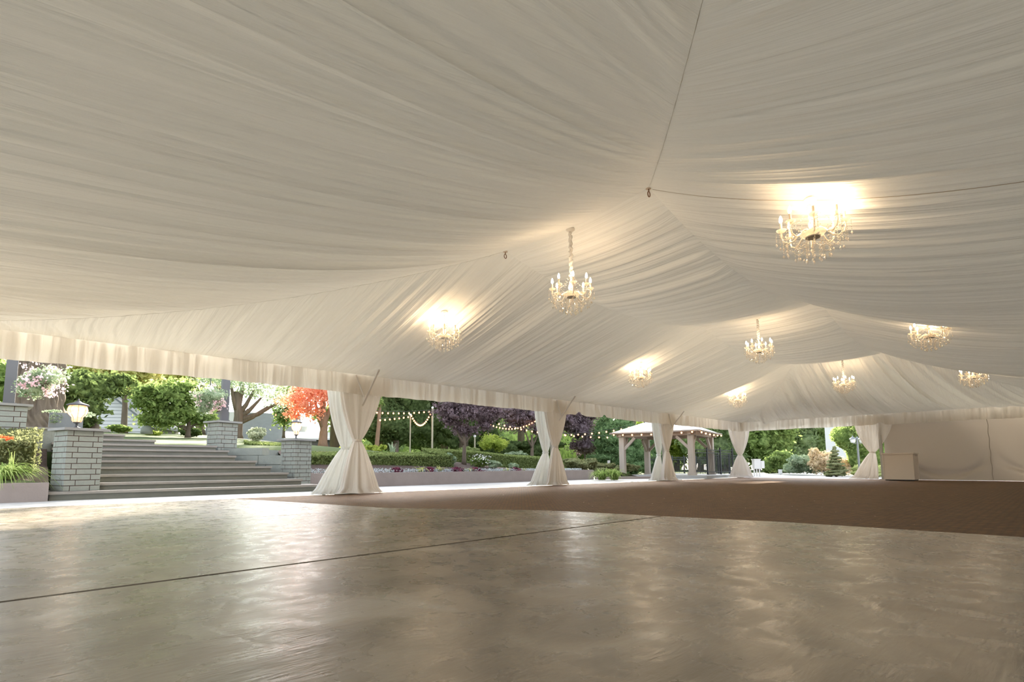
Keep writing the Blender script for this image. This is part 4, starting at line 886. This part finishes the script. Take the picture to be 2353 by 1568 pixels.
tree('slim_tree', 864, 21, 1046, .1, LG['green'], [(868, 900, 20, 16), (858, 925, 16, 16)], 600, .07, 'slim brown trunk seen beside the nearest curtain', 'barkwarm', seed=669, core=0, lean=10)
shrub(815, 1022, 1035, 80, 24, LG['lime'], 'low bright planting beyond the long hedge', 900, .05, 671, core=.7)
for k, (x, y, rr, z0, z1, lb) in enumerate(((19.6, 24.5, 3.2, 4.2, 14.5, 'tall leafy tree added behind the nearest curtain to block the sun'), (21.5, 29, 4.5, 4.5, 18, 'very tall evergreen added behind the string light poles to block the sun'), (29, 29, 4.5, 4.5, 18, 'very tall evergreen added behind the plum trees to block the sun'),  # added trees, crowns above the view
        (12.2, 26, 2.2, 8.2, 10.6, 'tall thin-leaved tree added behind the orange maple to dapple the sun'), (9.5, 38, 3.6, 7.0, 15, 'tall sparse tree added far behind the orange maple'), (4.0, 33, 3.4, 6.5, 13, 'tall sparse tree added behind the spreading green maple'), (37, 24, 4.5, 4, 16, 'very tall evergreen added behind the gazebo to block the sun'))):
    e = empty('sun_screen_tree', (x, y, 1.5), 0, lb, 'tree'); trunk('trunk', [(0, 0, -.3), (0, 0, z0), (0, 0, z1-1.5)], [.3, .24, .1], e, M['bark'])
    cloud('crown', LG['woods'], [(0, 0, (z0+z1)/2-1.5, rr, rr, (z1-z0)/2), (rr*.6, 0, (z0+z1)/2-2.5, rr*.7, rr*.7, (z1-z0)*.36), (-rr*.6, .3, (z0+z1)/2-2.2, rr*.7, rr*.7, (z1-z0)*.36)], (900 if k == 3 else 2600) if k in (3, 4, 5) else 5200, .16 if k == 3 else .2, e, 0 if k in (3, 4, 5) else .7, 670+k, clump=16)
# dark evergreens and plum trees
EV = [(905, 940, 55, 150, 25), (975, 930, 62, 150, 27), (1040, 960, 55, 135, 25.5), (1105, 965, 60, 140, 28), (870, 900, 50, 120, 31)]
for k, (px, py, hw, hh_, Y) in enumerate(EV):
    tree('evergreen_tree', px, Y, 1050, .25, LG['dark'], [(px, 985, hw*1.0, 62), (px+8, 925, hw*.92, 62), (px-4, 850, hw*.7, 70)], 6800, .085,
         ['dark evergreen right of the nearest curtain behind the thin light pole', 'dark evergreen behind the thick pale light pole', 'dark evergreen behind the left side of the plum tree', 'dark evergreen between the two plum trees', 'dark evergreen deep in shade at the left of the evergreens'][k], seed=680+k, core=.86, flat=.3, droop=.15)
tree('plum_tree', 1066, 14.4, 1066, .075, LG['plum'], [(1068, 945, 58, 30), (1026, 948, 34, 26), (1122, 950, 40, 26), (1110, 978, 26, 18), (1070, 988, 34, 20), (1040, 970, 24, 18), (1066, 912, 76, 26)], 8200, .045, 'purple-leaved plum tree with grey trunk growing in the flower bed', seed=691, core=.45, forks=((1045, 975, .55), (1090, 980, .55), (1075, 960, .7)), trunk_top=985, clump=12)
tree('plum_tree', 1222, 19.5, 1056, .10, LG['plum'], [(1205, 965, 52, 34), (1245, 985, 34, 30), (1175, 955, 34, 26), (1215, 925, 56, 30)], 6200, .06, 'second purple-leaved tree behind the curved string of lights', seed=693, core=.5, forks=((1205, 985, .5), (1240, 985, .5)), trunk_top=1000, clump=12)
tree('plum_tree', 1345, 20.5, 1080, .10, LG['plum'], [(1330, 985, 42, 34), (1350, 1025, 40, 28), (1300, 965, 30, 30), (1340, 950, 46, 28)], 6000, .065, 'drooping purple-brown tree right of the second curtain', seed=695, core=.65, clump=12, droop=.4)
shrub(1134, 986, 1046, 72, 18, LG['lime'], 'bright chartreuse feathery shrub right of the plum tree', 2600, .06, 697, core=.6, asp=.25)
shrub(1185, 1035, 1056, 60, 20, LG['sage'], 'grey-green low shrub under the second plum tree', 700, .05, 699, core=.8)
shrub(1240, 1005, 1062, 110, 24, LG['dark'], 'dark green shrubbery behind the second plum tree', 3000, .07, 701, core=.85)
shrub(1150, 1000, 1060, 90, 25, LG['dark'], 'dark shrubbery behind the chartreuse shrub', 2000, .07, 703, core=.85)
mm = at(1078, 1045, 16.5); 
shrub(1078, 1026, 1050, 50, 16.6, LG['hedge'], 'rounded clipped hump rising behind the sloping hedge', 1800, .028, 705, core=.93)
# conifers and woodland round the gazebo
def conifer(px, py_top, base, hw, X, mat, label, n, size, seed, droop=.5, group=None, nl=7):
    b = atx(px, base, X); t = atx(px, py_top, X); k = (b-Vector((0, 0, EYE))).dot(AF)/FPX; e = empty('conifer', (b.x, b.y, 0), 0, label, 'tree', group); H = t.z; r = random.Random(seed)
    trunk('trunk', [(0, 0, -.05), (0, 0, H*.9)], [.18, .04], e, M['bark']); bl = []
    for i in range(nl):
        s = i/(nl-1); w_ = hw*k*(1-s*.8)*r.uniform(.9, 1.1); bl.append((r.uniform(-.15, .15), r.uniform(-.15, .15), H*(.08+.86*s), w_, w_, H/nl*.95))
    cloud('crown', mat, bl, n, size, e, .8, seed, flat=.2, droop=droop, asp=.3, shell=.3)
for k, (px, top, hw, X, mt, lb) in enumerate([(1440, 905, 62, 27, 'cedar', 'weeping green cedar behind the left gazebo posts'), (1398, 930, 46, 24.5, 'cedar', 'green cedar left of the gazebo roof'), (1500, 930, 42, 33, 'cedar', 'green conifer behind the middle of the gazebo')]):
    conifer(px, top, 1086, hw, X, LG[mt], lb, 6500, .10, 711+k)
WD = [(1555, 48, 'lime', 'light green woodland tree beyond the gazebo, left of the third curtain'), (1610, 46, 'woods', 'light green woodland tree beyond the right gazebo posts'), (1665, 44, 'woods', 'woodland tree left of the far corner curtain'),
      (1775, 42, 'green', 'deep green woodland tree just right of the far corner curtain'), (1835, 47, 'woods', 'woodland tree at the middle of the far opening'), (1890, 50, 'green', 'woodland tree left of the white building'), (1500, 46, 'lime', 'light green tree seen through the gazebo posts'), (1740, 50, 'green', 'pale woodland tree far behind the corner curtain'), (1950, 58, 'green', 'sunny treetop above the white building')]
for k, (px, X, mt, lb) in enumerate(WD):
    tree('woodland_tree', px, 0, 1085, .3, LG[mt], [(px, 1035, 46, 50), (px+10, 975, 44, 55), (px-14, 1000, 36, 40), (px, 915, 36, 40)], 5200, .15, lb, seed=730+k, core=.75, X=X)
def xshrub(px, top, bot, pxw, X, mat, label, n, size, seed, core=.8, cat='shrub', group=None, asp=.55, clump=0, droop=0):
    t, b = atx(px, top, X), atx(px, bot, X); k = (b-Vector((0, 0, EYE))).dot(AF)/FPX; w_ = pxw/2*k; h = (t.z-b.z)/2
    o = cloud('shrub', mat, boughs([(b.x, b.y, max(b.z, -.1)+h, w_*.95, w_*.95, h*.95)], seed, 7, .4, .8, .7), int(n*1.2), size, None, core, seed, asp=asp, clump=clump, droop=droop); return tag(o, label, cat, group)
xshrub(1795, 1035, 1096, 80, 34, LG['green'], 'loose green shrub in the middle of the far opening', 2200, .08, 751)
xshrub(1845, 1040, 1097, 80, 31, LG['sage'], 'silvery green shrub right of the tiny white sign', 2600, .06, 753, core=.7)
xshrub(1773, 1065, 1097, 50, 38, LG['green'], 'low bright green shrub behind the tiny white sign', 900, .08, 755)
xshrub(1893, 1024, 1097, 62, 30.5, LG['pinkbush'], 'pale pink and yellow shrub left of the dwarf cone conifer', 2600, .05, 757, core=.6)
xshrub(1945, 1045, 1096, 50, 31, LG['pinkbush'], 'pale pink shrub right of the dwarf cone conifer', 1600, .05, 759, core=.6)
xshrub(2000, 1068, 1104, 84, 28, LG['juniper'], 'mounded golden-green juniper at the lamp post foot', 3000, .05, 761, core=.85, asp=.2, droop=1.2)
xshrub(1905, 1085, 1102, 26, 28, LG['dark'], 'small dark plant at the foot of the dwarf conifer', 300, .04, 763)
# dwarf cone conifer with cloud-pruned tiers
b = atx(1922, 1100, 27.5); k_ = (b-Vector((0, 0, EYE))).dot(AF)/FPX; dc = empty('dwarf_conifer', (b.x, b.y, 0), 0, 'dwarf cone-shaped conifer with tiers, before the white building', 'tree')
H = atx(1922, 1026, 27.5).z; trunk('trunk', [(0, 0, 0), (0, 0, H*.8)], .05, dc, M['bark']); cloud('crown', LG['conifer'], [(random.uniform(-.03, .03), 0, H*(.08+.86*i/8), 20*k_*(1-(i/8)**1.4*.78), 20*k_*(1-(i/8)**1.4*.78), H/17) for i in range(9)], 4600, .035, dc, .85, 771, flat=.4)
# great clipped dome tree
b = atx(1990, 1070, 31); k_ = (b-Vector((0, 0, EYE))).dot(AF)/FPX; dt = empty('clipped_tree', (b.x, b.y, 0), 0, 'large dense rounded clipped tree behind the lamp post', 'tree'); trunk('trunk', [(0, 0, 0), (0, 0, 1.2)], .16, dt, M['bark'])
zc = atx(1990, 1012, 31).z; cloud('crown', LG['green'], [(0, 0, zc, 52*k_, 52*k_, 52*k_), (.6, -.6, zc+.3, 46*k_, 46*k_, 50*k_)], 13000, .06, dt, .93, 773, shell=.12)

# ------------------------------------------------------------------ buildings far behind
def gable(loc, rz, L, W, H, RH, wall, roofm, label, ov=.3, wins=0):
    e = empty('house', loc, rz, label, 'building'); MB().box((0, 0, H/2), (L, W, H)).build('wall', wall, e)
    MB().add([(-L/2, -W/2, H), (-L/2, W/2, H), (-L/2, 0, H+RH), (L/2, -W/2, H), (L/2, W/2, H), (L/2, 0, H+RH)], [(0,2,1), (3,4,5)]).build('gable', wall, e)
    for s in (-1, 1):
        MB().add([(-L/2-ov, s*(W/2+ov), H-RH*ov/(W/2)), (L/2+ov, s*(W/2+ov), H-RH*ov/(W/2)), (L/2+ov, 0, H+RH), (-L/2-ov, 0, H+RH),
                  (-L/2-ov, s*(W/2+ov), H-RH*ov/(W/2)+.1), (L/2+ov, s*(W/2+ov), H-RH*ov/(W/2)+.1), (L/2+ov, 0, H+RH+.1), (-L/2-ov, 0, H+RH+.1)],
                 [(0,1,2,3), (4,5,6,7), (0,1,5,4), (0,3,7,4), (1,2,6,5)]).build('roof_slope', roofm, e)
    return e
c = at(275, 990, 32); hw_ = gable((c.x-.3, 31, c.z-.35), R(55), 3.0, 4.4, .55, 1.75, M['siding'], M['slate'], 'white clapboard house glimpsed between the laurel and the maple')
for z in np.arange(.15, 2.1, .16): w_ = 4.3 if z < .55 else 4.3*(2.3-z)/1.75; MB().box((-1.506, 0, z), (.012, w_, .014)).build('clapboard_line', M['slate'], hw_)
c = at(598, 1012, 36); hg = gable((c.x, 37, c.z-.3), R(-20), 5.0, 4.0, .35, 1.75, M['darkwall'], M['slate'], 'house with long grey roof beyond the cream shrub')
MB().box((-1.3, -1.6, 1.5), (.35, .35, 1.0)).build('chimney', M['siding'], hg)
c = at(748, 1026, 31); gable((c.x, 32, c.z-.1), R(-22), 3.4, 2.6, .55, .38, M['darkwall'], M['roofmetal'], 'low building with white metal roof left of the nearest curtain')
c = at(690, 995, 33); o = MB().box((c.x, 33, c.z-.1), (.8, .8, 1.0), R(-20)).build('garden_shed', M['siding']); tag(o, 'small pale shed wall behind the right stair pillar', 'building')
c = atx(1930, 1040, 40); whb = gable((40.5, c.y-1.2, 0), R(0), 3.2, 3.4, 3.3, .5, M['siding'], M['roofmetal'], 'white building glimpsed left of the clipped dome tree')
hx_ = atx(2020, 1085, 34); o = MB().box((34.5, hx_.y, .6), (.4, 3.0, 1.25)).build('garden_wall', M['hedge'] if 'hedge' in M else M['patio']); tag(o, 'pale green garden wall under the clipped dome tree', 'wall')
# distant belt of trees closing the view
def belt(name, pts, n, label, seed):
    r = np.random.default_rng(seed); bl = []
    for (x, y, rr, h) in pts: bl.append((x, y, h*.45, rr, rr*.6, h*.55))
    o = cloud(name, LG['woods'], bl, n, .24, None, .85, seed, clump=16); tag(o, label, 'trees', kind='stuff')
belt('tree_belt', [(56, -14+i*6.5, 4.6, 7+(i*37 % 5)*.8) for i in range(10)], 12000, 'distant belt of woodland closing the view past the far end', 801)
belt('tree_belt', [(24+i*6, 46-i*1.0, 4.6, 8+(i*37 % 5)*.7) for i in range(6)], 7000, 'distant belt of woodland behind the evergreens', 803)
